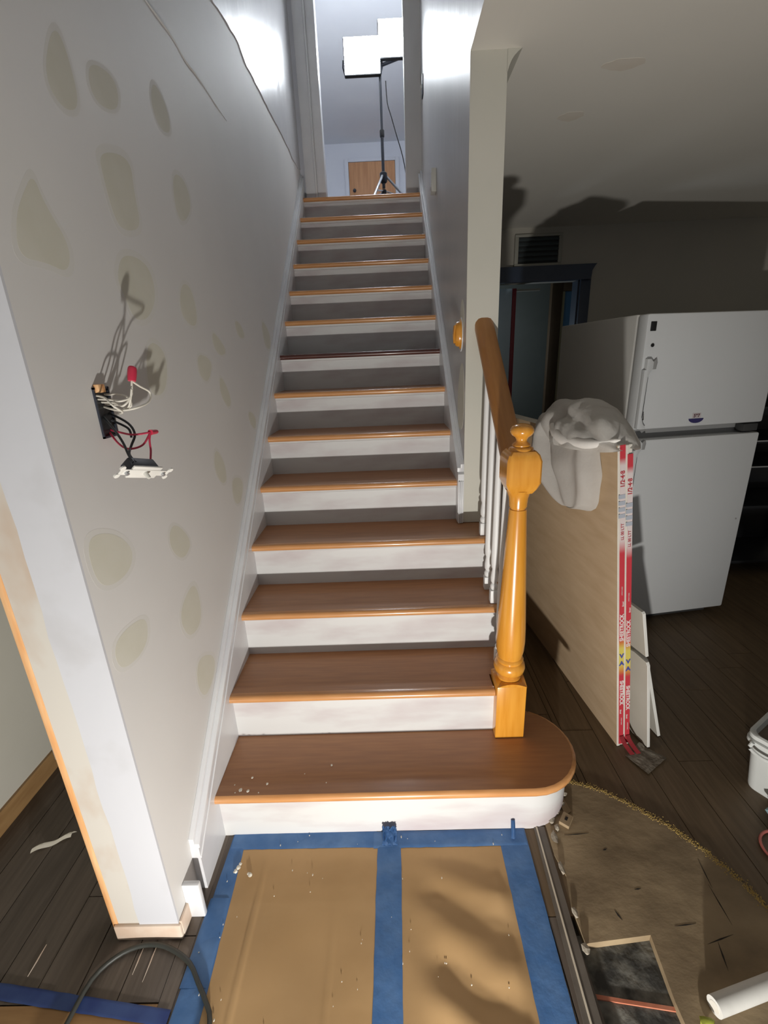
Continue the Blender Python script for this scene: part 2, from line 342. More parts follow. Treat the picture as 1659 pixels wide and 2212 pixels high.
# glossy upper plaster, slightly proud, ragged lower edge
pts = []; n = 60
for i in range(n + 1):
    y = yl + (3.05 - yl) * i / n
    pts.append((y, 2.80 + .03 * (y - 1.2) + .028 * noise.noise(Vector((y * 3.1, 2, 5))) + .016 * noise.noise(Vector((y * 9, 7, 1)))))
MB().prism(pts + [(3.05, UCEIL), (yl, UCEIL)], 0, WL - .002, WL + .005).build('upper_plaster', 'wall_gloss', wl, label='glossy plaster of the upper wall with a ragged lower edge')
rid = [(WL + .001, .30 + .08 * k, 2.41 + .012 * noise.noise(Vector((k * .9, 3, 0)))) for k in range(12)]
MB().tube(rid, .006, 6, rfun=lambda t: .0008 + .0032 * abs(math.sin(t * 3.1)) * (.6 + .4 * math.sin(t * 23))).build('plaster_ridge', 'crack', wl, label='thin ragged ridge of plaster')
SP = [[(-0.111, 1.802), (-0.099, 1.76), (-0.051, 1.704), (-0.075, 1.651), (-0.132, 1.66), (-0.199, 1.655), (-0.181, 1.717), (-0.149, 1.76)],
[(0.129, 1.925), (0.272, 1.963), (0.26, 1.882), (0.266, 1.813), (0.19, 1.785), (0.144, 1.792), (0.129, 1.869)],
[(0.148, 1.732), (0.267, 1.729), (0.282, 1.654), (0.211, 1.591), (0.141, 1.585), (0.119, 1.634), (0.099, 1.67)],
[(0.464, 1.718), (0.539, 1.706), (0.544, 1.604), (0.472, 1.592), (0.416, 1.633)],
[(0.528, 2.021), (0.621, 2.027), (0.646, 1.959), (0.546, 1.888), (0.504, 1.92)],
[(0.18, 1.545), (0.283, 1.513), (0.237, 1.403), (0.135, 1.404)],
[(-0.216, 1.155), (-0.128, 1.132), (-0.071, 1.069), (-0.105, 1.025), (-0.187, 1.027), (-0.221, 1.066)],
[(0.144, 1.055), (0.204, 0.997), (0.211, 0.957), (0.148, 0.94), (0.095, 0.992), (0.102, 1.043)],
[(0.193, 0.85), (0.206, 0.753), (0.175, 0.706), (0.099, 0.71), (0.066, 0.783), (0.101, 0.829)],
[(-0.083, 0.896), (-0.095, 0.838), (-0.146, 0.821), (-0.218, 0.838), (-0.221, 0.899), (-0.17, 0.913)],
[(0.125, 0.623), (0.231, 0.56), (0.218, 0.5), (0.122, 0.469), (0.084, 0.553)],
[(0.525, 1.203), (0.589, 1.132), (0.583, 1.063), (0.526, 1.069), (0.483, 1.138)],
[(0.638, 1.067), (0.778, 1.022), (0.695, 0.937), (0.622, 0.969)],
[(0.679, 1.449), (0.766, 1.351), (0.72, 1.312), (0.647, 1.377)],
[(0.665, 1.598), (0.798, 1.523), (0.704, 1.505), (0.65, 1.543)],
[(0.928, 1.649), (1.014, 1.638), (1.056, 1.585), (0.957, 1.58)],
[(1.36, 1.695), (1.514, 1.629), (1.494, 1.548), (1.374, 1.556)],
[(0.495, 1.517), (0.627, 1.489), (0.55, 1.414), (0.484, 1.446)],
[(0.954, 1.288), (1.066, 1.246), (1.031, 1.187), (0.961, 1.228)],
[(0.045, 2.088), (0.079, 2.092), (0.095, 1.988), (0.032, 1.953), (-0.014, 1.983)],
[(0.17, 2.102), (0.274, 2.119), (0.262, 2.052), (0.172, 2.021), (0.142, 2.048)],
[(0.494, 2.223), (0.563, 2.191), (0.566, 2.126), (0.485, 2.105), (0.452, 2.153)]]
def chaikin(P, k=3):
    for _ in range(k):
        Q = []
        for a, c in zip(P, P[1:] + P[:1]):
            Q += [(a[0] * .75 + c[0] * .25, a[1] * .75 + c[1] * .25), (a[0] * .25 + c[0] * .75, a[1] * .25 + c[1] * .75)]
        P = Q
    return P
def grow(P, f):
    cx = sum(q[0] for q in P) / len(P); cy = sum(q[1] for q in P) / len(P)
    return [(cx + (q[0] - cx) * f, cy + (q[1] - cy) * f) for q in P]
for P in SP:
    q_ = MB().prism(chaikin(grow(P, 1.22)), 0, WL - .001, WL + .00012).build('spackle_patch', 'spackle_thin', wl)
    MB().prism(chaikin(grow(P, 1.02)), 0, WL - .001, WL + .00024).build('thick_middle', 'spackle', q_)
# end face of the left wall: plaster strip, old jamb, raw wood edge, scraped wood shoe
rag = [(WL, 0.055)] + [(WL, CEIL + .3)]
left = []
for k in range(46):
    z = .055 + (CEIL + .3 - .055) * k / 45
    left.append((-.128 + .0035 * noise.noise(Vector((z * 14, 0, 3))) + (-.0035 if int(z * 7) % 3 == 0 else 0), z))
MB().prism([(WL + .0, .055), (WL + .0, CEIL + .3)] + left[::-1], 1, yl - .006, yl).build('plaster_strip', 'jamb_white', wl, label='bright white plaster strip at the wall end')
MB().box((-.190, yl - .003, .05), (-.122, yl + .001, CEIL + .3)).build('old_jamb', 'jamb_beige', wl, label='patchy beige jamb')
MB().box((-.207, yl - .004, .04), (-.190, yl + .05, CEIL + .3), .003).build('wood_edge', 'raw_wood', wl, smooth=35, label='orange raw wood edge of the jamb')
MB().box((-.200, yl - .012, 0), (WL + .006, yl + .0, .055), .004).build('wood_shoe', 'pink_wood', wl, smooth=35, label='scraped pinkish wood shoe')
MB().box((WL, yl - .004, 0), (WL + .008, -.19, .06), .003).build('wood_shoe', 'pink_wood', wl, smooth=35)
hp = MB()
MB().box((-.211, yl + .0, .62), (-.206, yl + .018, .66), .001).build('strike_plate', 'steel', wl)

wh = struct(box('wall_hall', (-.90, -2.4, 0), (-.78, 3.06, CEIL), 'hall_wall'))
struct(MB().prism([(-.78, 0), (-.765, 0), (-.765, .062), (-.77, .072), (-.78, .072)], 1, -2.4, 3.06).build('baseboard_hall', 'brown_base'))
struct(box('wall_hall_end', (-.90, 3.06, 0), (-.19, 3.16, CEIL), 'hall_wall'))
struct(box('ceiling_hall', (-.90, -2.4, CEIL), (-.19, 3.16, CEIL + .1), 'ceiling'))

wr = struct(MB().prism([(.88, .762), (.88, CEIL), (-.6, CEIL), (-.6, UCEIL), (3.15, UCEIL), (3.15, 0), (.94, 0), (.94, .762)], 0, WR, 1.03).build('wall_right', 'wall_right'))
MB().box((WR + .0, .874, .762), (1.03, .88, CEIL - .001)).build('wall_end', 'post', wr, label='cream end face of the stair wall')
MB().box((WR, -.6, CEIL - .0015), (1.03, .874, CEIL)).build('soffit', 'ceiling', wr)
cv = [(1.03, CEIL)]
for k in range(9):
    a = PI / 2 * k / 8; cv.append((1.03 + .045 * (1 - math.sin(a)) , CEIL - .05 * (1 - math.cos(a)) - .0))
cv = [(1.028, CEIL), (1.078, CEIL), (1.066, CEIL - .008), (1.052, CEIL - .02), (1.042, CEIL - .034), (1.035, CEIL - .05), (1.030, CEIL - .065), (1.028, CEIL - .065)]
struct(MB().prism(cv, 1, .874, 3.15).build('trim_1', 'post'))
for P in [[(1.0, 1.70), (.94, 1.68), (.915, 1.56), (1.06, 1.60)], [(1.007, 1.452), (0.907, 1.434), (0.89, 1.182), (1.05, 1.15), (1.09, 1.288)]]:
    MB().prism(chaikin(P), 0, WR - .0006, WR).build('spackle_patch', 'spackle', wr)
# front closing wall of the stairwell and ceilings
struct(box('wall_stairwell_front', (-.19, -.7, CEIL), (1.03, -.6, UCEIL), 'wall'))
struct(box('ceiling_entry', (-.19, -2.4, CEIL), (1.03, -.7, CEIL + .1), 'ceiling'))
cl = struct(box('ceiling', (1.03, -2.4, CEIL), (4.3, 3.15, CEIL + .1), 'ceiling'))
for (cx, cy, rx, ry) in [(1.47, 1.0, .07, .04), (1.42, 1.36, .05, .045)]:
    MB().prism([(cx + rx * (1 + .25 * noise.noise(Vector((k, cx, 0)))) * math.cos(k * PI / 9), cy + ry * (1 + .25 * noise.noise(Vector((k, cx, 0)))) * math.sin(k * PI / 9)) for k in range(18)], 2, CEIL - .0006, CEIL).build('ceiling_stain', 'stain', cl)
# kitchen back wall with doorway
dx0, dx1, dz = 1.52, 2.215, 2.045
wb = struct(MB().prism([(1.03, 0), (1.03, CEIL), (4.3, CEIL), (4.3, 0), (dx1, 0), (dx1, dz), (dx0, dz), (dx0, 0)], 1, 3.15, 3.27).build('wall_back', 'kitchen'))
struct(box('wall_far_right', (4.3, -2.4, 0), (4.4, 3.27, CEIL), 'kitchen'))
dc = empty('door_1', (1.87, 3.14, 0)); struct(dc)
MB().prism([(1.43, dz - .005), (2.29, dz - .005), (2.295, dz + .06), (2.315, dz + .095), (2.33, dz + .11), (1.40, dz + .11), (1.43, dz + .06)], 1, 3.10, 3.15).build('head_casing', 'navy', dc)
box('side_casing', (1.44, 3.12, 0), (dx0, 3.15, dz), 'navy', dc, .004)
box('side_casing', (dx1, 3.12, 0), (2.30, 3.15, dz), 'navy', dc, .004)
box('jamb', (dx1 - .012, 3.15, 0), (dx1 + .0, 3.27, dz), 'navy', dc)
# utility room behind the doorway
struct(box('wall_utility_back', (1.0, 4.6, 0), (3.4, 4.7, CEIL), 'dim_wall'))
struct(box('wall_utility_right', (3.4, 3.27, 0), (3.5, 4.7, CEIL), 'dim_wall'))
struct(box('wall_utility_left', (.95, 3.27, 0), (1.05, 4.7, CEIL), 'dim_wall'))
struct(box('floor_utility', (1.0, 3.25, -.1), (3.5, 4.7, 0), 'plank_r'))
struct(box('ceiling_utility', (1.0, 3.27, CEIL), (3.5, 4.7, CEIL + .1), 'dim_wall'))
d2 = empty('door_2', (1.62, 3.3, 0)); struct(d2)
box('door_leaf', (1.53, 3.30, .01), (1.70, 3.335, 2.02), 'blue_panel', d2, .003)
box('door_edge', (1.70, 3.295, .01), (1.735, 3.34, 2.02), 'red_edge', d2, .003, label='dark red edge of the blue door')
MB().box((1.735, 3.33, 2.0), (1.95, 3.36, 2.016)).build('closer_bar', 'vent_frame', d2)
ul = bpy.data.lights.new('utility_fill', 'POINT'); ul.energy = 8; ul.color = (.75, .88, 1.0); ul.shadow_soft_size = .05  # unseen fill light added to brighten the utility room
uo = bpy.data.objects.new('utility_fill', ul); COL.objects.link(uo); uo.location = (1.35, 3.9, 1.6)
w2 = empty('window_1', (2.35, 3.9, 0)); struct(w2)
box('frame', (2.24, 3.88, 0), (2.345, 3.95, 2.14), 'brown_frame', w2, .004)
box('frame', (2.345, 3.88, 2.05), (2.70, 3.95, 2.14), 'brown_frame', w2, .004)
box('frame_edge', (2.345, 3.89, .3), (2.372, 3.94, 2.05), 'tan_edge', w2)
box('pane', (2.372, 3.905, .3), (2.62, 3.915, 2.05), 'blue_pane', w2)
box('frame', (2.62, 3.88, 0), (2.70, 3.95, 2.14), 'brown_frame', w2)

# upper floor: landing, hall walls, ceiling, opening at the head of the stairs
lf = struct(box('floor_upper', (-.7, 2.965, UP - .20), (1.5, 8.4, UP - .001), 'plank'))
struct(box('wall_upper_left', (-.8, 3.16, UP), (-.7, 8.4, UCEIL), 'upper_wall'))
struct(box('wall_upper_right', (1.5, 3.16, UP), (1.6, 8.4, UCEIL), 'upper_wall'))
struct(box('wall_upper_far', (-.8, 8.3, UP), (1.6, 8.4, UCEIL), 'upper_wall'))
struct(box('ceiling_upper', (-.8, -.7, UCEIL), (1.6, 8.4, UCEIL + .1), 'upper_ceiling'))
struct(box('wall_upper_return_left', (-.8, 3.06, UP), (.10, 3.16, UCEIL), 'upper_wall'))
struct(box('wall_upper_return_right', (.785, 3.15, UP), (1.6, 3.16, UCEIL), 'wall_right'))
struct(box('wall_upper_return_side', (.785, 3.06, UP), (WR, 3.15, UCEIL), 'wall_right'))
uc = empty('trim_2', (.08, 3.05, UP)); struct(uc)
box('door_casing', (.012, 3.035, UP + .002), (.085, 3.06, UCEIL - .25), 'trim', uc, .003)
box('casing_bead', (.085, 3.028, UP + .002), (.100, 3.06, UCEIL - .25), 'trim', uc, .005)
box('door_stop', (.100, 3.05, UP + .002), (.165, 3.16, UCEIL - .25), 'trim', uc, .003)
ud = empty('door_3', (.45, 8.29, UP)); struct(ud)
box('door_leaf', (.045, 8.26, UP + .01), (.845, 8.30, UP + 2.08), 'door_wood', ud, .003)
for (a, c) in [(-.03, .04), (.85, .92)]:
    box('casing', (a, 8.25, UP), (c, 8.30, UP + 2.13), 'upper_wall', ud, .004)
box('casing', (.04, 8.25, UP + 2.085), (.85, 8.30, UP + 2.14), 'upper_wall', ud, .004)
kb = MB().lathe([(.001, -.04), (.02, -.04), (.03, -.02), (.025, 0), (.012, .01), (.012, .03)], (0, 0), 16).build('door_knob', 'dark_metal', ud)
kb.rotation_euler = (PI / 2, 0, 0); kb.location = (-.32, -.03, 1.66)

# ------------------------------------------------------------------ staircase
sc = empty('staircase', (.45, 0, 0))
tag(sc, 'straight wooden staircase with brown treads and white risers between two walls', 'staircase')
T = .027
def nose_poly(y0, y1, z):
    P = []
    for k in range(7):
        a = -PI / 2 - PI * k / 6
        P.append((y0 + T / 2 + T / 2 * math.cos(a), z - T / 2 + T / 2 * math.sin(a)))
    return P
for i in range(2, 14):
    y0 = (i - 1) * RUN; z = i * RISE; xr = 1.03 if i <= 4 else XR
    tm = 'tread_dark' if i == 8 else 'tread'
    yb = i * RUN + OV
    if i == 2:   # notched round the newel post
        pl = [(0, y0 + T), (.915, y0 + T), (.915, .315), (xr, .315), (xr, yb), (0, yb)]
        t = MB().prism(pl, 2, z - T, z).build('tread', tm, sc)
    else:
        t = MB().box((0, y0 + T - .0005, z - T), (xr, yb, z)).build('tread', tm, sc)
    pr = nose_poly(y0, 0, z)
    pr = [(y0 + T, z - T)] + pr + [(y0 + T, z)]
    MB().prism(pr, 0, 0, .918 if i == 2 else xr).build('nosing', 'tread_dark' if i == 8 else 'nose_lit', t, smooth=40)
    if i == 8: t['label'] = 'one tread stained almost black'
# top nosing of the landing
y0 = 13 * RUN; z = UP
t = MB().box((0, y0 + T, z - T), (XR, 13 * RUN + .12, z)).build('landing_tread', 'tread', sc)
MB().prism([(y0 + T, z - T)] + nose_poly(y0, 0, z) + [(y0 + T, z)], 0, 0, XR).build('nosing', 'nose_lit', t, smooth=40)
# starting step with rounded end
def start_outline(ins):
    P = [(0, .2526), (0, ins)]
    r = .18 - ins
    for k in range(15):
        a = -PI / 2 + (PI / 2 + PI * .36) * k / 14
        P.append((1.0 + r * math.cos(a), .18 + r * math.sin(a)))
    P += [(1.03, .37), (.90, .37), (.90, .2526)]
    return P
t = MB().prism(start_outline(.012), 2, RISE - T, RISE, .0).build('tread', 'tread', sc, label='wide starting tread with a rounded end')
op = start_outline(0.0); ip = start_outline(.0125); nb = bmesh.new(); L1 = []
prof = [(.0125, 0.0002), (.006, -.0015), (.0015, -.007), (0, -T / 2), (.0015, -T + .007), (.006, -T + .0015), (.0125, -T)]
for (ins, dz_) in prof:
    L1.append([nb.verts.new((q[0], q[1], RISE + dz_)) for q in start_outline(ins)[1:17]])
for A, B in zip(L1, L1[1:]):
    for k in range(len(A) - 1): nb.faces.new((A[k], A[k + 1], B[k + 1], B[k]))
mb = MB(); mb.add(nb); mb.build('nosing', 'nose_lit', t, smooth=50)
# risers
MB().prism([q for q in start_outline(OV)], 2, 0, RISE - T).build('riser', 'riser', sc, smooth=30, label='white starting riser with a rounded end')
for i in range(2, 15):
    y = (i - 1) * RUN + OV; xr = .925 if i == 2 else (1.0 if i <= 4 else XR)
    MB().box((0, y, (i - 1) * RISE), (xr, y + .018, i * RISE - T)).build('riser', 'riser', sc)
    if i > 1: MB().prism([(y, i * RISE - T), (y - .010, i * RISE - T), (y - .008, i * RISE - T - .008), (y, i * RISE - T - .012)], 0, 0, xr).build('scotia', 'riser', sc)
# outer stringer on the open side
MB().prism([(.372, 0), (.372, RISE - T), (.372, 2 * RISE - T), (.47, 2 * RISE - T), (.47, 3 * RISE - T), (.70, 3 * RISE - T), (.70, 4 * RISE - T), (.94, 4 * RISE - T), (.94, 0)], 0, 1.0, 1.028).build('outer_stringer', 'gyp_grey', sc)
# skirt boards with cap mouldings
def zs(y, o): return .19 + .843 * y + o
sk = MB().prism([(-.13, 0), (-.13, zs(-.13, .085)), (3.03, zs(3.03, .06)), (3.03, UP - .3), (.2, 0)], 0, WL, 0).build('skirt_board', 'trim_worn', sc)
def cap(o0, o1, e0, e1, x0, x1, ya, yb, nm, par):
    MB().prism([(ya, zs(ya, o0)), (ya, zs(ya, o1)), (yb, zs(yb, e1)), (yb, zs(yb, e0))], 0, x0, x1, .002).build(nm, 'trim_worn', par, smooth=35)
cap(.085, .100, .060, .075, WL, .004, -.13, 3.03, 'cap_moulding', sk)
cap(.100, .118, .075, .093, WL, -.010, -.13, 3.03, 'cap_moulding', sk)
cap(.045, .052, .03, .037, -.001, .003, -.13, 3.03, 'bead', sk)
pb = MB().box((WL, -.205, .0), (.022, -.19, .128), .003).build('plinth_block', 'trim', sc, smooth=35, label='loose white end piece at the foot of the skirt')
pb.rotation_euler = (0, math.radians(0), 0)
sk = MB().prism([(.868, .764), (.868, .985), (3.03, zs(3.03, .06)), (3.03, UP - .3), (1.2, .764)], 0, XR, WR).build('skirt_board', 'trim_worn', sc)
cap(.075, .092, .050, .065, XR - .004, WR, .868, 3.03, 'cap_moulding', sk)
cap(.092, .108, .065, .083, XR + .010, WR, .868, 3.03, 'cap_moulding', sk)
for k in range(3):
    MB().box((XR + .002 + k * .008, .858 + .003 * k, .762), (XR + .008 + k * .008, .870, .955), .0015).build('end_bead', 'trim', sk, smooth=35)

# paint flecks dropped on the first tread
fk = MB(); rr = random.Random(4)
for (x, y, s_) in [(.10, .075, .004), (.155, .05, .004), (.075, .03, .006), (.10, .026, .005), (.06, .022, .002), (.355, .115, .004), (.27, .085, .002), (.345, .05, .002), (.05, .05, .002), (.135, .02, .002)]:
    fk.blob((x, y, RISE + .0006 + s_ * .5), s_, 1, .5, 3, x * 40, (1, 1.2, .35))
tag(fk.build('paint_flecks', 'white_chip'), 'scattered white paint flecks on the starting tread', 'paint flecks', kind='stuff')

# ------------------------------------------------------------------ balustrade
bl = empty('balustrade', (.97, .26, RISE))
tag(bl, 'golden wooden newel post and handrail with white turned balusters beside the stairs', 'balustrade')
cx, cy = .97, .262
nw = MB().box((cx - .05, cy - .05, RISE), (cx + .05, cy + .05, .405), .003)
nwo = nw.build('newel_base', 'oak', bl, smooth=35)
# arched shoulder of the base block
sh = MB()
sh.prism([(cx - .05 + .1 * k / 10, .404 + .012 * math.sin(PI * k / 10)) for k in range(11)], 1, cy - .05, cy + .05)
sh.prism([(cy - .05 + .1 * k / 10, .404 + .012 * math.sin(PI * k / 10)) for k in range(11)], 0, cx - .05, cx + .05)
sh.build('shoulder', 'oak', nwo, smooth=35)
prof = [(.038, .405), (.040, .42), (.030, .432), (.042, .436), (.050, .444), (.0525, .458), (.050, .472), (.042, .480), (.043, .483), (.046, .489), (.043, .495), (.040, .498), (.0455, .525), (.0475, .56), (.0465, .61), (.043, .68), (.038, .78), (.0335, .88), (.0295, .96), (.0268, 1.015), (.0262, 1.022), (.0235, 1.024), (.0235, 1.028), (.0265, 1.030), (.0275, 1.045), (.029, 1.06), (.034, 1.075), (.040, 1.085)]
MB().lathe(prof, (cx, cy), 40).build('newel_shaft', 'oak', bl, smooth=40)
# upper block: square with tapered top and bottom
bb = bmesh.new(); rings = []
for (h, z) in [(.033, 1.078), (.042, 1.092), (.050, 1.112), (.050, 1.176), (.044, 1.194), (.036, 1.203)]:
    ch = h * .86 if z in (1.078, 1.203) else h * .80
    ch = h * .88
    rings.append([bb.verts.new((cx + a * h, cy + c * h, z)) for a, c in [(-.88, -1), (.88, -1), (1, -.88), (1, .88), (.88, 1), (-.88, 1), (-1, .88), (-1, -.88)]])
for A, B in zip(rings, rings[1:]):
    for k in range(8): bb.faces.new((A[k], A[(k + 1) % 8], B[(k + 1) % 8], B[k]))
bb.faces.new(rings[0][::-1]); bb.faces.new(rings[-1])
bmesh.ops.recalc_face_normals(bb, faces=list(bb.faces))
mb = MB(); mb.add(bb); nb_ = mb.build('newel_block', 'oak', bl, smooth=25)
MB().lathe([(.034, 1.198), (.036, 1.205), (.033, 1.211), (.026, 1.214), (.027, 1.218), (.024, 1.222), (.0165, 1.228), (.0155, 1.234), (.020, 1.241), (.029, 1.247), (.0335, 1.255), (.0335, 1.262), (.029, 1.271), (.019, 1.277), (.006, 1.2795), (.001, 1.28)], (cx, cy), 32).build('finial', 'oak', bl, smooth=50)
# handrail
def zr(y): return 1.28 + .83 * (y - .475)
rp = [(-.034, -.012), (-.037, -.020), (-.037, -.036), (-.031, -.044), (-.026, -.052), (-.026, -.060), (.026, -.060), (.026, -.052), (.031, -.044), (.037, -.036), (.037, -.020), (.034, -.012), (.024, -.003), (.012, 0), (-.012, 0), (-.024, -.003)]
b = bmesh.new(); R2 = []
for y in (.308, .874):
    R2.append([b.verts.new((cx + .006 + q[0], y, zr(y) + q[1] * 1.25)) for q in rp])
n = len(rp)
for k in range(n): b.faces.new((R2[0][k], R2[0][(k + 1) % n], R2[1][(k + 1) % n], R2[1][k]))
b.faces.new(R2[0]); b.faces.new(R2[1]); bmesh.ops.recalc_face_normals(b, faces=list(b.faces))
mb = MB(); mb.add(b); mb.build('handrail', 'rail', bl, smooth=40)
# balusters
first = None
for (by, tr) in [(.719, 4), (.607, 3), (.495, 3), (.383, 2)]:
    z0 = tr * RISE; top = zr(by) - .072
    H = top - z0; B = MB(); bx = cx - .006
    B.box((bx - .015, by - .015, z0), (bx + .015, by + .015, z0 + .055), .002)
    B.lathe([(.011, .055), (.014, .062), (.015, .070), (.012, .078), (.009, .082), (.0135, .09), (.0145, .105), (.012, .125), (.0095, .14), (.013, .15), (.0145, .17), (.0145, .20), (.013, H * .6), (.011, H - .02), (.011, H + .025)], (bx, by), 16, z=z0)
    B.build('baluster', 'baluster', bl, smooth=35)
# wall rosette on the right wall
ro = MB(); P1 = []
b = bmesh.new(); rr = []
for (f, d) in [(1.0, 0), (1.0, .004), (.92, .008), (.84, .008), (.82, .018), (.7, .026), (.3, .028)]:
    rr.append([b.verts.new((WR - d, 1.0 + .042 * f * math.cos(2 * PI * k / 28), 1.560 + .060 * f * math.sin(2 * PI * k / 28))) for k in range(28)])
for A, B in zip(rr, rr[1:]):
    for k in range(28): b.faces.new((A[k], A[(k + 1) % 28], B[(k + 1) % 28], B[k]))
b.faces.new(rr[-1]); bmesh.ops.recalc_face_normals(b, faces=list(b.faces))
rt = empty('rail_rosette', (WR, 1.0, 1.56)); tag(rt, 'oval orange wooden rosette with grooves on the right stair wall', 'rosette')
mb = MB(); mb.add(b); mb.build('rosette_body', 'oak', rt, smooth=40)
for k in (-1, 0, 1):
    MB().tube([(WR - .027, 1.0 + .012 * k, 1.525), (WR - .030, 1.0 + .012 * k, 1.56), (WR - .027, 1.0 + .012 * k, 1.595)], .004, 6).build('groove_rib', 'oak', rt, smooth=40)
b = bmesh.new()
MB().prism([(1.0 + .048 * math.cos(2 * PI * k / 28), 1.558 + .068 * math.sin(2 * PI * k / 28)) for k in range(28)], 0, WR - .003, WR).build('backplate', 'trim', rt)

# ------------------------------------------------------------------ wall plates
pw = empty('switch_plate', (WR, 2.02, 2.43)); tag(pw, 'small ivory outlet standing proud of the right stair wall', 'outlet')
box('plate', (WR - .028, 1.985, 2.375), (WR, 2.055, 2.49), 'plate', pw, .004)
box('receptacle', (WR - .034, 1.998, 2.40), (WR - .027, 2.042, 2.465), 'jamb_white', pw, .003)
pw = empty('wall_switch', (WR, 2.85, 3.25)); tag(pw, 'dark switch plate high on the right wall near the lamp', 'switch')
box('plate', (WR - .008, 2.82, 3.20), (WR, 2.89, 3.315), 'dark_metal', pw, .003)
box('toggle', (WR - .016, 2.848, 3.245), (WR - .007, 2.862, 3.27), 'plate', pw, .002)

# vent grille above the kitchen doorway
vt = empty('vent_grille', (1.855, 3.14, 2.16)); tag(vt, 'dark air vent with louvres above the navy doorway', 'vent')
box('backing', (1.685, 3.140, 2.172), (2.02, 3.15, 2.375), 'vent_dark', vt)
for (a, c) in [((1.660, 2.155), (2.045, 2.178)), ((1.660, 2.372), (2.045, 2.392)), ((1.660, 2.178), (1.690, 2.372)), ((2.015, 2.178), (2.045, 2.372))]:
    box('frame', (a[0], 3.125, a[1]), (c[0], 3.15, c[1]), 'vent_frame', vt, .003)
for k in range(5):
    z = 2.20 + k * .037
    MB().prism([(3.127, z), (3.130, z - .004), (3.145, z + .018), (3.142, z + .022)], 0, 1.690, 2.015).build('louvre', 'vent_slat', vt)

# ------------------------------------------------------------------ tripod work lamp on the landing
lp = empty('tripod_work_lamp', (.615, 3.6, UP)); tag(lp, 'glaring twin-head work lamp on a dark tripod at the top of the stairs', 'work lamp')
MB().lathe([(.013, 2.90), (.013, 3.30), (.0105, 3.31), (.0105, 3.72)], (.615, 3.6), 12).build('pole', 'dark_metal', lp, smooth=40)
MB().lathe([(.018, 3.27), (.020, 3.28), (.020, 3.315), (.016, 3.32)], (.615, 3.6), 12).build('collar', 'black', lp, smooth=40)
MB().lathe([(.024, 2.94), (.032, 2.95), (.032, 3.01), (.02, 3.02)], (.615, 3.6), 16).build('hub', 'dark_metal', lp, smooth=40)
MB().lathe([(.02, 2.86), (.022, 2.865), (.022, 2.885), (.014, 2.89)], (.615, 3.6), 16).build('lower_hub', 'dark_metal', lp, smooth=40)
for k, a in enumerate((250, 10, 130)):
    d = Vector((math.cos(math.radians(a)), math.sin(math.radians(a)), 0))
    p0 = Vector((.615, 3.6, 2.985)) + d * .028; p1 = Vector((.615, 3.6, UP + .012)) + d * .36
    lg = MB().tube([p0, p1], .010, 8, smooth=0).build('leg', 'steel', lp, smooth=40)
    MB().tube([p0.lerp(p1, .48), Vector((.615, 3.6, 2.875)) + d * .02], .006, 6, smooth=0).build('brace', 'steel', lp, smooth=40)
    MB().tube([p1 + Vector((0, 0, .004)) - d * .02, p1 + d * .012 - Vector((0, 0, .002))], .0105, 8, smooth=0).build('rubber_foot', 'black', lg, smooth=40)
MB().tube([(.615, 3.60, 3.70), (.615, 3.60, 3.76)], .016, 10, smooth=0).tube([(.46, 3.61, 3.715), (.615, 3.61, 3.755), (.78, 3.61, 3.80)], .012, 8, smooth=0).build('cross_bar', 'dark_metal', lp, smooth=40)
for (hx, hz, tz) in [(.475, 3.80, 6), (.755, 3.90, -4)]:
    hd = MB()
    hd.box((hx - .150, 3.555, hz - .125), (hx + .150, 3.60, hz + .125), .008)
    for k in range(7): hd.box((hx - .12 + k * .04 - .004, 3.60, hz - .09), (hx - .12 + k * .04 + .004, 3.63, hz + .09))
    h = hd.build('lamp_head', 'black', lp, smooth=35)
    MB().box((hx - .142, 3.546, hz - .117), (hx + .142, 3.556, hz + .117), .002).build('led_panel', 'lamp_face', h, label='glaring white lamp face')
    MB().tube([(hx - .156, 3.60, hz), (hx - .150, 3.645, hz - .08), (hx, 3.65, hz - .09), (hx + .150, 3.645, hz - .08), (hx + .156, 3.60, hz)], .006, 6, smooth=2).build('yoke', 'dark_metal', h, smooth=40)
MB().tube([(.66, 3.62, 3.66), (.668, 3.63, 3.52), (.70, 3.64, 3.42), (.74, 3.66, 3.30), (.79, 3.68, 3.15), (.83, 3.72, 2.95), (.87, 3.78, 2.70), (.95, 3.9, UP + .006), (1.2, 4.3, UP + .006)], .0045, 6).build('power_cord', 'black', lp, smooth=50)

# third head and its spot, unseen, added to brighten the upper hall
hd = MB().box((.43, 3.675, 3.74), (.63, 3.71, 3.86), .008)
for k in range(5): hd.box((.45 + k * .036, 3.655, 3.755), (.456 + k * .036, 3.676, 3.845))
h = hd.build('lamp_head', 'black', lp, smooth=35)
MB().box((.44, 3.709, 3.75), (.62, 3.717, 3.85), .002).build('led_panel', 'lamp_face', h)
MB().tube([(.60, 3.61, 3.745), (.60, 3.65, 3.75), (.60, 3.68, 3.77)], .009, 8).build('bracket', 'dark_metal', h, smooth=40)
pl_ = bpy.data.lights.new('added_hall_spot', 'SPOT'); pl_.energy = 150; pl_.color = (.88, .93, 1.0); pl_.shadow_soft_size = .08; pl_.spot_size = math.radians(165); pl_.spot_blend = 1.0
po = bpy.data.objects.new('added_hall_spot', pl_); COL.objects.link(po); po.parent = lp; po.location = (-.085, .18, 3.80 - UP)
po.rotation_euler = Vector((0, 1, .12)).to_track_quat('-Z', 'Y').to_euler()

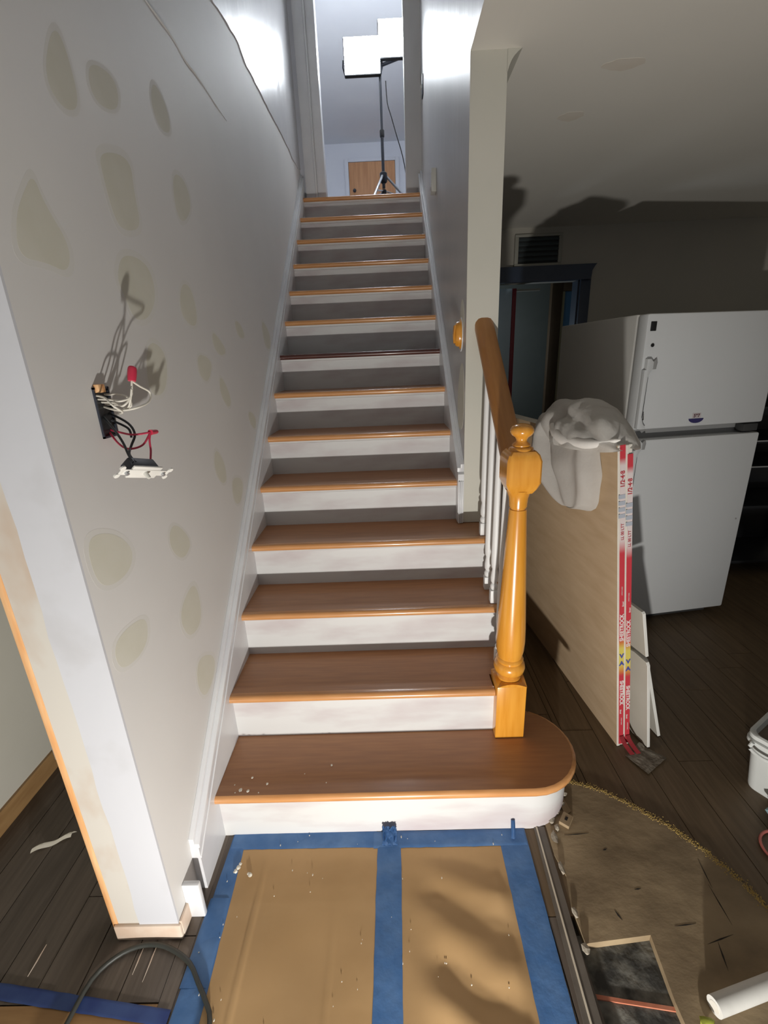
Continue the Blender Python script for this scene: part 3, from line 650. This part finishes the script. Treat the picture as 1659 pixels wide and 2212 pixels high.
# ------------------------------------------------------------------ refrigerator
fr = empty('refrigerator', (1.748, 1.125, 0), math.radians(9)); tag(fr, 'white top-freezer refrigerator standing in the dark kitchen', 'refrigerator')
FW, FH = .70, 1.62
def fbox(name, lo, hi, mt, bev=.004, parent=fr, **k):
    return MB().box(lo, hi, bev).build(name, mt, parent, smooth=35, local=True, **k)
fbox('cabinet', (0, .075, .03), (FW, .74, FH), 'fridge_side', .006)
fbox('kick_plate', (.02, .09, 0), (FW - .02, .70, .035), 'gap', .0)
fbox('gasket', (.008, .062, .075), (FW - .008, .076, 1.055), 'gasket', .002)
fbox('gasket', (.008, .062, 1.105), (FW - .008, .076, FH - .01), 'gasket', .002)
def fdoor(z0, z1, hz0, hz1, up):
    d = fbox('door', (.0, 0, z0), (FW, .062, z1), 'fridge', .010)
    ORG[d.name] = ORG[d.name]
    base = ORG[d.name]
    def sub(mb, nm, mt, lab=None):
        o = mb.build(nm, mt, None, smooth=35, local=True)
        o.location = o.location - base; o.parent = d
        if lab: o['label'] = lab
        return o
    # pocket grip moulded along the left edge: a slim raised bar, bent over at its upper end
    g = MB().prism([(.003, hz0 + .006), (.003, hz1 - .035), (.012, hz1 - .035), (.012, hz1 + .012), (.030, hz1 + .012), (.044, hz1 - .002), (.044, hz1 - .030), (.030, hz1 - .050), (.024, hz1 - .070), (.020, hz0 + .060), (.030, hz0 + .030), (.046, hz0 + .010), (.040, hz0 + .002), (.016, hz0 + .002)], 1, -.020, .004, .0025)
    sub(g, 'handle', 'fridge')
    sub(MB().prism([(.025, hz1 - .072), (.031, hz1 - .060), (.029, hz0 + .062), (.036, hz0 + .034), (.030, hz0 + .036), (.0205, hz0 + .060)], 1, -.012, .002), 'handle_shade', 'gap')  # dark strip painted for the shade beside the grip, not an opening
    sub(MB().prism([(.022, hz0 + .050), (.026, hz0 + .075), (.030, hz0 + .075), (.033, hz0 + .045)], 1, -.019, -.010, .001), 'chrome_clip', 'chrome')
    sub(MB().prism([(.040, hz1 - .004), (.060, hz1 + .012), (.066, hz1 - .004), (.062, hz1 - .034), (.045, hz1 - .034)], 1, -.016, .002, .002), 'handle_cap', 'gasket')
    return d, base, sub
d1, b1, sub1 = fdoor(1.105, FH - .002, 1.108, 1.415, True)
sub1(MB().box((.018, -.003, 1.545), (.046, .002, 1.585), .002), 'badge', 'badge', 'small black square badge')
dm = sub1(MB().lathe([(.001, -.001), (.008, 0), (.008, .003), (.001, .0035)], (0, 0), 12), 'dimple', 'badge')
dm.location = Vector((.038, .0, 1.485)) - b1; dm.rotation_euler = (PI / 2, 0, 0)
# round sticker: white field with 597 above a navy crescent
sx, sz = .325, 1.145
cr = [(sx - .040, sz - .002)] + [(sx + .040 * math.cos(PI + PI * k / 12), sz - .002 + .022 * math.sin(PI + PI * k / 12)) for k in range(13)]
st_ = MB().prism(cr[1:], 1, -.0015, .001)
sub1(st_, 'sticker', 'stick_blue', 'navy crescent sticker')
sub1(MB().box((sx - .023, -.0012, sz), (sx + .023, .001, sz + .024)), 'sticker_field', 'stick_white')
text_mesh('sticker_number', '597', .022, 'stick_text', d1, Matrix.Translation(Vector((sx, -.0018, sz + .011)) - b1) @ Matrix.Rotation(PI / 2, 4, 'X'), bold=.0006)
d2_, b2, sub2 = fdoor(.07, 1.055, .70, 1.045, True)
dm = sub2(MB().lathe([(.001, -.001), (.004, 0), (.004, .002), (.001, .0025)], (0, 0), 10), 'dimple', 'gasket')
dm.location = Vector((.665, 0, .60)) - b2; dm.rotation_euler = (PI / 2, 0, 0)
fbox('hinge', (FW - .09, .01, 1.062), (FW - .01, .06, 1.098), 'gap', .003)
fbox('mullion', (.006, .066, 1.05), (FW - .006, .08, 1.11), 'gasket', .0)

# shelf unit right of the refrigerator, blacked out so the corner stays dark
rk = empty('shelf_unit', (3.0, 1.9, 0)); tag(rk, 'shelf unit right of the refrigerator, blacked out to darken the corner', 'shelf')
for (px_, py_) in [(2.66, 1.72), (3.36, 1.72), (2.66, 2.10), (3.36, 2.10)]:
    box('post', (px_ - .018, py_ - .018, 0), (px_ + .018, py_ + .018, 1.5), 'black', rk, .003)
box('blackout_panel', (2.642, 2.10, .06), (3.378, 2.118, 1.5), 'black', rk, .002)  # added black panel, hides the lit wall behind
for z_ in (.12, .50, .76, .92, 1.12, 1.46):
    sh_ = box('shelf', (2.642, 1.705, z_ - .02), (3.378, 2.10, z_), 'black', rk, .002)
    if z_ in (.76, .92): box('shelf_edge', (2.642, 1.700, z_ - .008), (3.378, 1.706, z_ - .001), 'gasket', sh_)

# ------------------------------------------------------------------ drywall bundles leaning beside the stairs
def frame_at(name, base, up, along):
    U = Vector(up).normalized(); V = Vector(along); V = (V - U * V.dot(U)).normalized(); Tn = V.cross(U)
    mt = Matrix.Identity(4)
    for i in range(3): mt[i][0] = Tn[i]; mt[i][1] = V[i]; mt[i][2] = U[i]; mt[i][3] = base[i]
    o = bpy.data.objects.new(name, None); COL.objects.link(o); o.matrix_world = mt; o.empty_display_size = .05; ORG[o.name] = Vector(base)
    return o
def board(name, lo, hi, parent, fm='gyp_face', em='gyp_edge'):
    o = MB().box(lo, hi, .0015, 1).build(name, em, parent, local=True)
    o.data.materials.append(M[fm])
    for p in o.data.polygons:
        if abs(p.normal.x) > .9: p.material_index = 1
    return o
UPV = (-.118, 0, 1); ALV = (-.100, .995, 0)
TX = Matrix(((0, -1, 0, 0), (0, 0, -1, 0), (1, 0, 0, 0), (0, 0, 0, 1)))      # reads bottom to top on the end face
TD = Matrix(((0, 1, 0, 0), (0, 0, -1, 0), (-1, 0, 0, 0), (0, 0, 0, 1)))      # reads top to bottom
for k, (lab, off, zt) in enumerate([('front bundle of drywall boards with red label tape, leaning toward the balustrade', 0.0, 1.195), ('rear bundle of drywall boards with red label tape, nearer the refrigerator', .0255, 1.165)]):
    b0 = Vector((1.432, .345, .001)) + Vector((off, 0.004 * k, 0))
    fb = frame_at('drywall_bundle', b0, UPV, ALV); tag(fb, lab, 'drywall', 'drywall bundles')
    board('board', (0, 0, .0), (.0118, 2.44, 1.195), fb)
    board('board', (.0122, .003, .0), (.0245, 2.44, 1.195), fb)
    dz_ = zt - 1.195
    tp = MB().box((.0065, -.0022, .012), (.0238, .0004, zt + .0)).build('label_tape', 'label_tape', fb, local=True)
    tb = ORG[tp.name]
    def txt(nm, body, size, mt, z, x, R, **kw):
        return text_mesh(nm, body, size, mt, tp, Matrix.Translation(Vector((x, -.0028, z + dz_ * .9)) - tb) @ R, **kw)
    txt('lettering', 'SHEETROCK', .0195, 'white_print', .538, .0152, TX, bold=.0006, sx=1.02)
    txt('lettering', 'Brand', .008, 'white_print', .633, .019, TX, bold=.0002)
    txt('lettering', 'GYPSUM PANELS', .0045, 'white_print', .685, .0150, TX)
    txt('lettering', 'SHEETROCK', .0195, 'white_print', .255, .0152, TD, bold=.0006, sx=1.02)
    txt('lettering', 'Brand', .008, 'white_print', .168, .012, TD, bold=.0002)
    txt('lettering', 'GYPSUM PANELS', .0045, 'white_print', .122, .0155, TD)
    UPR = Matrix(((1, 0, 0, 0), (0, 0, -1, 0), (0, 1, 0, 0), (0, 0, 0, 1)))
    txt('emblem', 'V', .024, 'blue_print', .418, .0150, UPR, bold=.0012)
    txt('emblem', 'A', .024, 'blue_print', .386, .0150, UPR, bold=.0012)
    txt('lettering', '1/2\u00b74\u00b78', .020, 'red_print', 1.085, .0150, TX, bold=.0004)
    txt('lettering', 'LL 00 LTT', .014, 'red_print', .905, .0150, TX, bold=.0001)
    for q in range(4):
        o_ = MB().box((.0015, -.0032, 1.02 - q * .022 + dz_), (.0236, -.0021, 1.034 - q * .022 + dz_)).build('ink_stamp', 'grey_print', None, local=True)
        o_.location = o_.location - tb; o_.parent = tp
    # free end of the tape curling away at the floor
    cu = MB().grid(lambda u, v: Vector((.0065 + .0173 * u + .016 * v * v, -.0022 - .045 * v * v - .004, .05 * (1 - v) + .003)), 3, 8, .0006)
    o_ = cu.build('tape_end', 'red_print', None, local=True); o_.location = o_.location - tb; o_.parent = tp

# scraps of drywall leaning on the right side of the bundles
def scrap(base, up, along, L, H, lab, t=.012):
    f = frame_at('drywall_scrap', base, up, along); tag(f, lab, 'drywall scrap', 'drywall scraps')
    # torn outline in the length/height plane
    P = [(0, .002), (0, H * .97), (.006, H), (L * .4, H * 1.01), (L, H * .96), (L, .004), (L * .5, 0)]
    o = MB().prism(P, 0, 0, t, .001, 1).build('board', 'gyp_white', f, local=True)
    o.data.materials.append(M['gyp_grey'])
    for p in o.data.polygons:
        if p.normal.x < -.9: p.material_index = 1
    MB().box((t, .004, .004), (t + .0007, L - .004, H * .95)).build('facing_paper', 'gyp_grey', f, local=True)
scrap((1.541, .330, .002), (-.14, 0, 1), (-.20, .98, 0), .18, .395, 'upright pale drywall scrap against the label tapes')
scrap((1.612, .385, .002), (-.27, .0, 1), (-.12, .99, 0), .17, .375, 'outermost drywall scrap leaning at a slant')
scrap((1.490, .350, .404), (-.20, .0, 1), (-.17, .985, 0), .17, .19, 'upper small drywall scrap resting above the others')
# torn sheet of facing paper on the floor at the tape ends
MB().grid(lambda u, v: Vector((1.439 + .042 * u + .079 * v + .027 * u * v, .296 - .083 * u + .052 * v + .015 * u * v, .006 + .006 * abs(noise.noise(Vector((u * 3, v * 3, 1)))) + (.010 * v ** 3 if u < .2 else 0))), 10, 10, .0008).build('floor_paper_scrap', 'grout', None, smooth=40)
fps = bpy.data.objects['floor_paper_scrap']; tag(fps, 'torn grey paper scrap on the floor at the drywall ends', 'paper scrap')

# ------------------------------------------------------------------ cloth over the drywall
def face_x(y, z): return 1.432 - .118 * z - .1005 * (y - .345)
def lerp_tab(T_, v):
    for (a, A), (b_, B) in zip(T_, T_[1:]):
        if v <= b_:
            t = (v - a) / (b_ - a); t = t * t * (3 - 2 * t) if False else t
            return [x + (y - x) * t for x, y in zip(A, B)]
    return list(T_[-1][1])
HT = [(0, (.60, .66, .908)), (.03, (.535, .745, .914)), (.07, (.490, .805, .926)), (.13, (.455, .855, .948)), (.22, (.430, .898, .980)), (.35, (.412, .930, 1.020)), (.55, (.405, .945, 1.08)), (.8, (.42, .925, 1.16)), (1.0, (.44, .88, 1.215))]
def hang(u, v):
    y0, y1, z = lerp_tab(HT, v)
    y = y0 + (y1 - y0) * u
    bag = .012 + .075 * math.sin(PI * min(1, u * .98 + .01)) ** .8 * math.sin(PI * min(1, .15 + v * .75)) ** .8
    fold = .030 * math.exp(-((u - (.50 + .22 * v)) / .06) ** 2) * min(1, v * 3) - .028 * math.exp(-((u - (.37 + .24 * v)) / .05) ** 2) * min(1, v * 3)
    fold += .018 * math.exp(-((u - .82) / .06) ** 2) * v + .015 * math.exp(-((u - .12) / .05) ** 2)
    return Vector((face_x(y, z) - bag - fold - .008 * noise.noise(Vector((u * 4, v * 4, 2))), y, z))
def dome(u, v):
    # u along the boards (near to far), v over the top from the left face to the right face
    a = PI * (-.06 + 1.06 * v); e = math.sin(PI * min(max(u, .0), 1)) ** .55
    yc = .33 + .58 * u + .03 * math.sin(PI * v)
    x = face_x(yc, 1.195) + .03 - (.085 * e + .02) * math.cos(a)
    z = 1.175 + .145 * e * max(-.2, math.sin(a)) * (1 - .12 * u)
    nz = noise.noise(Vector((u * 5, v * 3, 4))) * .020 - .016 * math.exp(-((v - (.16 + .25 * u)) / .05) ** 2) * e - .012 * math.exp(-((u - .62 + .3 * v) / .045) ** 2) * e + .012 * math.sin(u * 17 + 2.2 * math.sin(v * 5)) * (u > .45) * e + .010 * noise.noise(Vector((u * 13, v * 9, 8))) * e
    return Vector((x - nz * math.cos(a), yc, z + nz * abs(math.sin(a))))
ch = MB(); ch.grid(hang, 60, 40, .0025).grid(dome, 60, 36, .0025)
def roll(pts, r): ch.tube(pts, r, 10, smooth=5, rfun=lambda t: r * (.04 + .96 * math.sin(PI * min(1, .01 + t * .98)) ** .8))
roll([(1.300, .35, 1.205), (1.245, .43, 1.180), (1.212, .54, 1.176), (1.205, .62, 1.190), (1.215, .70, 1.205), (1.225, .80, 1.205)], .024)
ch.build('white_cloth', 'cloth', None, smooth=70)
tag(bpy.data.objects['white_cloth'], 'crumpled white cloth draped over the drywall boards', 'cloth')

# ------------------------------------------------------------------ protective paper and blue tape
def pz(x, y):
    k = max(0, min(1, (x - .58) / .10)) ; f = max(0, min(1, (-.06 - y) / .10))
    e = max(0, min(1, (x - .085) / .05)) * max(0, min(1, (.895 - x) / .04))
    z = .0065 * k * f * e * (math.sin((y + .05 * math.sin(x * 9)) * 38 + 7 * x) * .6 + .5 + .5 * noise.noise(Vector((x * 9, y * 14, 1))))
    z += .0032 * e * (noise.noise(Vector((x * 6, y * 5, 3))) + .6) * min(1, f + .3)
    z += .0030 * math.exp(-((x - (.155 - .05 * y * .2)) / .004) ** 2) * min(1, max(0, (-.0 - y) * 5)) + .0022 * math.exp(-((x - .385) / .004) ** 2) * min(1, max(0, (-.1 - y) * 5))
    return .0015 + max(0, z)
PX0, PX1 = .055, .915
pp = empty('floor_paper', (.48, -.3, 0)); tag(pp, 'wrinkled brown kraft paper taped over the floor at the foot of the stairs', 'paper')
MB().grid(lambda u, v: Vector((PX0 + (PX1 - PX0) * u, -1.05 + 1.045 * v, pz(PX0 + (PX1 - PX0) * u, -1.05 + 1.045 * v))), 110, 150).build('paper_sheet', 'paper', pp, smooth=80)
def tape_strip(q, nm='tape_strip', mt='tape', n=40, par=pp, lift=.0012, rag=.0015, lab=None):
    """q: (x0,y0,x1,y1) centre-line ends with widths -> four corners a,b (start) c,d (end)"""
    a, b_, c, d = [Vector((*p, 0)) for p in q]
    def fn(u, v):
        p = (a.lerp(b_, u)).lerp(d.lerp(c, u), v)
        j = rag * noise.noise(Vector((v * 30, u * 50 + a.x * 9, 1))) if u in (0, 1) else 0
        dr = (b_ - a).normalized()
        edge = min(u, 1 - u) * 8
        return Vector((p.x + dr.x * j, p.y + dr.y * j, max(.0015, pz(p.x, p.y) if par is pp else .001) + lift * min(1, .45 + edge) + .0005 * noise.noise(Vector((p.x * 22, p.y * 22, 4)))))
    return MB().grid(lambda u, v: fn(1 - u, v), 11, n).build(nm, mt, par, smooth=60, label=lab)
tape_strip([(.030, .046), (.072, .040), (.115, -1.05), (.0, -1.05)], lab='left strip of blue tape')
tape_strip([(.892, .026), (.980, .030), (.955, -1.05), (.875, -1.05)], lab='right strip of blue tape')
tape_strip([(.503, .020), (.578, .020), (.560, -1.05), (.492, -1.05)], lift=.0018, lab='middle strip of blue tape')
tape_strip([(.032, -.022), (.032, .042), (.50, .030), (.50, -.024)], n=24, lift=.0015, lab='blue tape along the starting riser')
tape_strip([(.49, -.028), (.49, .026), (.975, .026), (.975, -.028)], n=24, lift=.0021, lab='blue tape along the starting riser')
tape_strip([(.02, -.16), (.075, -.16), (.085, -.36), (.015, -.36)], n=12, lift=.0024)
# tape end crumpled against the riser, and a stiff folded tab
cb = MB()
cb.grid(lambda u, v: Vector((.520 + .045 * u + .006 * noise.noise(Vector((u * 6, v * 5, 2))), .022 - .030 * (1 - v) + .012 * noise.noise(Vector((u * 9, v * 8, 5))) - .012, .004 + .042 * v + .008 * noise.noise(Vector((u * 12, v * 6, 9))) * v)), 14, 12, .0006)
cb.build('crumpled_tape_end', 'tape', pp, smooth=40)
cb = MB().grid(lambda u, v: Vector((.930 + .013 * u + .004 * v, -.012 + .030 * v + .010 * abs(u - .5), .004 + .042 * math.sin(v * 1.4) + .003 * math.sin(PI * u))), 6, 8, .0006)
cb.build('tape_tab', 'tape', pp, smooth=40)
for (x, y, r) in [(.075, -.075, .006), (.072, -.085, .005), (.068, -.068, .004), (.115, -.10, .004), (.108, -.092, .003)]:
    pass
cc = MB()
rr = random.Random(9)
for (x, y, r) in [(.075, -.078, .007), (.070, -.088, .006), (.078, -.068, .005), (.118, -.10, .006), (.112, -.096, .004)]:
    cc.blob((x, y, .005), r, 2, .5, 4, x * 50, (1, 1, .5))
tag(cc.build('paste_crumbs', 'white_chip'), 'pale crumbs of paste on the taped paper corner', 'crumbs', kind='stuff')
dd = MB()
for _ in range(70):
    x = rr.uniform(.03, .96); y = rr.uniform(-.6, .02); r = rr.uniform(.0008, .002)
    dd.blob((x, y, pz(x, y) + .003), r, 1, .4, 4, x * 50, (1, rr.uniform(1, 2.4), .6))
tag(dd.build('paint_specks', 'white_chip'), 'tiny pale specks strewn over the paper and tape', 'specks', kind='stuff')
# second tape line on the floor at the left
hallp = empty('floor_tape', (-.2, -.39, 0)); tag(hallp, 'deep blue tape across the dark floor at the lower left', 'tape')
tape_strip([(-.78, -.335), (-.78, -.302), (.012, -.398), (.012, -.428)], 'tape_strip', 'tape_dark', 30, hallp, .001)

# yellow grains standing in for the edge of a lamp beam on the floor
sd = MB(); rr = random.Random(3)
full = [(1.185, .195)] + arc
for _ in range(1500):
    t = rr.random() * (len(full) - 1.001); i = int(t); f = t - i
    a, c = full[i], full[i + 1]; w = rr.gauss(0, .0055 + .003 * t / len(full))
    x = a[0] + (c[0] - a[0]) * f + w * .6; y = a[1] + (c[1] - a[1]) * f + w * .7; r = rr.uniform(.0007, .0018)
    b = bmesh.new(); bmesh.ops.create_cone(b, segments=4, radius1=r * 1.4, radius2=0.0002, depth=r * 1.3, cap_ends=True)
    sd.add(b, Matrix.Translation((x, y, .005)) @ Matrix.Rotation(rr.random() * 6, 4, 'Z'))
tag(sd.build('beam_edge_line', 'beam_edge'), 'curved yellow line of grains standing in for the edge of a lamp beam', 'beam_edge', kind='stuff')

# rubble by the rounded step
for k, (x, y, r, sc_) in enumerate([(1.075, .05, .013, (1, 1.4, .5)), (1.10, .075, .012, (1.3, .8, .5)), (1.065, -.01, .014, (.8, 1.5, .4)), (1.085, .02, .010, (1, 1, .6)), (1.055, -.10, .012, (.7, 1.6, .5)), (1.05, -.215, .010, (.8, 1.4, .5)), (1.13, .105, .011, (.9, 1.3, .5)), (1.045, -.30, .012, (.8, 1.2, .5)), (1.15, .14, .010, (1, 1, .6))]):
    o = MB().blob((x, y, .004 + r * sc_[2]), r, 1, .6, 4, k * 3.3, sc_).build('plaster_chunk', 'grout')
    tag(o, ['plaster chunk against the foot of the rounded riser', 'broad plaster chunk right under the rounded step, beside the wooden block', 'long plaster chunk by the top corner of the floor strip', 'small plaster chunk just left of the wooden block', 'slim plaster chunk midway along the floor strip', 'plaster chunk just above the square cut-out', 'plaster chunk beside the thin split of wood', 'plaster chunk at the corner of the square cut-out', 'plaster chunk under the rim of the rounded tread where the yellow line begins'][k], 'rubble', 'plaster chunks')
wbk = empty('wood_block', (1.122, .045, .004)); tag(wbk, 'small square wooden block beside the rounded step', 'wood block')
o = MB().box((-.022, -.016, 0), (.022, .016, .012), .001).build('block_body', 'block', wbk, local=True); wbk.rotation_euler = (0, 0, .9)
MB().box((-.006, -.004, .0118), (.008, .004, .0126)).build('stamp_mark', 'slit', wbk, local=True)
o = MB().prism([(1.127, .062), (1.150, .075), (1.138, .150), (1.118, .145)], 2, .004, .011).build('wood_splinter', 'block'); tag(o, 'thin split of wood lying beside the rounded step', 'wood splinter')
# white curled shaving on the hall floor
o = MB().grid(lambda u, v: Vector((-.62 + .10 * v + .01 * u, -.02 + .05 * v + .018 * u, .003 + .012 * math.sin(PI * u) + .004 * math.sin(v * 9))), 6, 12, .0008).build('wood_shaving', 'white_chip', None, smooth=50)
tag(o, 'pale curled shaving lying on the dark hall floor', 'shaving')

# ------------------------------------------------------------------ things at the right edge
bk = empty('plastic_tub', (1.775, .165, 0), 0); tag(bk, 'white square plastic tub with a thick rim at the right edge', 'tub')
d1v = Vector((.53, -.85)); d2v = Vector((.85, .53)); c0 = Vector((1.778, .172))
def rrect(a, ins, n=6, r=.03):
    P = []; h = a / 2 - ins
    for (sx_, sy_, a0) in [(-1, -1, 180), (1, -1, 270), (1, 1, 0), (-1, 1, 90)]:
        for k in range(n + 1):
            t = math.radians(a0 + 90 * k / n); P.append((sx_ * (h - r) + r * math.cos(t), sy_ * (h - r) + r * math.sin(t)))
    cen = c0 + d1v * .15 + d2v * .15
    return [tuple(cen + d1v * x + d2v * y) for x, y in P]
def loft(levels, close_bottom=True):
    b = bmesh.new(); R = []
    for (ins, z) in levels: R.append([b.verts.new((*q, z)) for q in rrect(.30, ins)])
    n = len(R[0])
    for A, B in zip(R, R[1:]):
        for k in range(n): b.faces.new((A[k], A[(k + 1) % n], B[(k + 1) % n], B[k]))
    if close_bottom: b.faces.new(R[0])
    if close_bottom == 2: b.faces.new(R[-1])
    bmesh.ops.recalc_face_normals(b, faces=list(b.faces)); m_ = MB(); m_.add(b); return m_
loft([(.012, 0), (.010, .01), (-.006, .205), (-.006, .225), (.0, .225), (.004, .20)]).build('tub_body', 'bucket', bk, smooth=40)
loft([(-.010, .192), (-.016, .194), (-.016, .205), (-.008, .207)], 0).build('rim', 'bucket', bk, smooth=40)
loft([(-.009, .210), (-.013, .212), (-.013, .226), (-.006, .229), (.0, .226)], 0).build('rim', 'bucket', bk, smooth=40)
loft([(.002, .200), (.003, .202)], 2).build('inside_shade', 'bucket_in', bk, smooth=40, label='dark sheet painted for the shade inside the tub')  # brown sheet stands in for the shade inside the open tub
hp_ = [c0 + d1v * .012 + d2v * -.022, c0 + d1v * .05 + d2v * -.030, c0 + d1v * .075 + d2v * -.022]
MB().tube([(hp_[0].x, hp_[0].y, .205), (hp_[0].x - .004, hp_[0].y, .18), (hp_[1].x, hp_[1].y, .172), (hp_[2].x, hp_[2].y, .178), (hp_[2].x, hp_[2].y, .20)], .006, 8).build('handle', 'bucket', bk, smooth=40)
rg = MB().blob((1.802, .018, .030), .042, 3, .55, 3.5, 2.2, (1, 1.1, .75)).build('crumpled_rag', 'rag', None, smooth=40)
tag(rg, 'crumpled teal rag on the floor below the white tub', 'rag')
rc = MB().tube([(1.745 + .062 * math.cos(2 * PI * k / 14), -.065 + .062 * math.sin(2 * PI * k / 14), .006) for k in range(14)], .0042, 8, closed=True).build('cord_loop', 'pink_cord', None, smooth=60)
tag(rc, 'pink loop of cord lying on the floor at the right edge', 'cord')
pr_ = empty('paper_roll', (1.45, -.39, 0)); tag(pr_, 'white paper roll lying at the lower right corner', 'roll')
a = Vector((1.288, -.418, .0245)); c = Vector((1.62, -.34, .0245)); dirv = (c - a).normalized()
MB().tube([a, c], .0205, 20, smooth=0).build('roll_body', 'roll', pr_, smooth=40)
MB().tube([a - dirv * .0006, a + dirv * .002], .012, 16, smooth=0).build('core', 'gyp_edge', pr_, smooth=40)
gp = MB().blob((1.262, -.437, .012), .012, 2, .35, 3, 1.1, (1.5, .8, .5)).build('green_scrap', 'green', None, smooth=40)
tag(gp, 'small yellow-green plastic scrap at the bottom edge', 'plastic scrap')

# hose looping over the floor at the left
hz = MB().tube([(-.235, -.62, .0075), (-.232, -.50, .0075), (-.225, -.42, .0075), (-.216, -.342, .0075), (-.180, -.297, .0075), (-.132, -.275, .0085), (-.078, -.272, .0085), (-.026, -.287, .0085), (.025, -.315, .011), (.062, -.354, .012), (.095, -.39, .012), (.117, -.423, .012), (.13, -.50, .012), (.135, -.62, .012)], .0058, 10).build('hose_loop', 'hose', None, smooth=60)
tag(hz, 'thin dark hose looping across the floor and tape at the lower left', 'hose')

# ------------------------------------------------------------------ open electrical box with wires, dangling switch
eb = empty('electrical_box', (WL, -.06, 1.33)); tag(eb, 'open electrical box with loose wires sticking out of the left wall', 'electrical box')
e = MB(); y0, y1, z0, z1 = -.088, -.034, 1.330, 1.436
MB().box((WL, y0 + .003, z0 + .003), (WL + .0012, y1 - .003, z1 - .003)).build('box_cavity', 'black', eb)
for lo_, hi_ in [((y0, z0), (y1, z0 + .004)), ((y0, z1 - .004), (y1, z1)), ((y0, z0), (y0 + .004, z1)), ((y1 - .004, z0), (y1, z1))]:
    e.box((WL, lo_[0], lo_[1]), (WL + .004, hi_[0], hi_[1]))
e.build('box_rim', 'dark_metal', eb)
o = MB().box((WL, -.082, 1.425), (WL + .012, -.058, 1.442), .002).build('box_ear', 'raw_wood', eb, smooth=35)
def wire(pts, mt, r=.0022): MB().tube(pts, r, 7, smooth=5).build('wire', mt, eb, smooth=60)
n1 = Vector((.060, -.084, 1.446))
for (sy, sz, my, mz) in [(-.075, 1.412, -.105, 1.408), (-.065, 1.405, -.100, 1.398), (-.055, 1.400, -.085, 1.392)]:
    wire([(WL, sy, sz), (.012, sy - .012, sz - .002), (.040, my, mz), (.055, n1.y - .006, n1.z - .030), tuple(n1)], 'wire_white')
wire([(WL, -.06, 1.395), (.02, -.085, 1.388), (.06, -.085, 1.392), (.068, -.045, 1.402), (.066, -.032, 1.420), (.062, -.060, 1.434), tuple(n1)], 'wire_white')
wire([(WL, -.08, 1.42), (.005, -.098, 1.415), (.025, -.11, 1.40), (.03, -.09, 1.385), (.01, -.07, 1.38)], 'wire_white')
wire([(WL, -.05, 1.42), (.012, -.05, 1.418), (.03, -.055, 1.41), (.035, -.06, 1.395), (.01, -.055, 1.385)], 'wire_white')
nd = Vector((.05, .35, .93)).normalized()
MB().tube([n1, n1 + nd * .012, n1 + nd * .026, n1 + nd * .030], .008, 10, smooth=3, rfun=lambda t: .0055 + .0035 * math.sin(PI * min(1, .2 + t * .72))).build('wire_nut', 'nut', eb, smooth=50)
n2 = Vector((.058, -.048, 1.335))
wire([(WL, -.055, 1.345), (.01, -.075, 1.340), (.035, -.075, 1.335), tuple(n2)], 'wire_red')
wire([(WL, -.06, 1.340), (.005, -.085, 1.318), (.03, -.095, 1.308), (.05, -.075, 1.312), tuple(n2)], 'wire_red')
wire([tuple(n2), (.058, -.058, 1.318), (.060, -.065, 1.298), (.060, -.075, 1.276)], 'wire_red')
nd = Vector((.0, 1, -.08)).normalized()
MB().tube([n2, n2 + nd * .010, n2 + nd * .022, n2 + nd * .028], .007, 10, smooth=3, rfun=lambda t: .0062 - .0015 * t).build('wire_nut', 'nut', eb, smooth=50)
wire([(WL, -.070, 1.375), (.01, -.10, 1.352), (.03, -.112, 1.325), (.045, -.128, 1.303), (.058, -.140, 1.288)], 'wire_black', .0026)
wire([(WL, -.045, 1.38), (.02, -.06, 1.358), (.035, -.070, 1.335), (.030, -.085, 1.312), (.040, -.115, 1.300), (.058, -.130, 1.286)], 'wire_black', .0026)
wire([(WL, -.045, 1.365), (.006, -.04, 1.345), (.012, -.045, 1.325)], 'wire_black', .0026)
sw = empty('light_switch', (.062, -.113, 1.262)); tag(sw, 'toggle switch with white yoke dangling from wires on the left wall', 'switch')
sw.rotation_euler = (math.radians(-20), math.radians(-42), math.radians(0))
MB().box((-.014, -.036, .000), (.014, .036, .026), .003).build('switch_body', 'switch_body', sw, smooth=35, local=True)
MB().box((-.017, -.040, -.004), (.017, .040, .000), .001).build('face_plate', 'yoke', sw, smooth=35, local=True)
y_ = MB().box((-.008, -.062, -.005), (.008, .062, -.003), .0008)
for s_ in (-1, 1):
    for t_ in (-1, 1):
        y_.lathe([(.001, -.006), (.006, -.006), (.0062, -.003), (.001, -.002)], (t_ * .011, s_ * .067), 12)
    y_.box((-.012, s_ * .064 - .004, -.0055), (.012, s_ * .064 + .004, -.003), .001)
y_.build('yoke', 'yoke', sw, smooth=35, local=True)
MB().lathe([(.003, -.020), (.004, -.018), (.005, -.004), (.006, -.003)], (0, .0), 10).build('toggle', 'plate', sw, smooth=40, local=True)
for s_ in (-1, 1):
    MB().lathe([(.001, -.012), (.004, -.011), (.0045, -.005)], (0, s_ * .051), 10).build('screw', 'steel', sw, smooth=40, local=True)
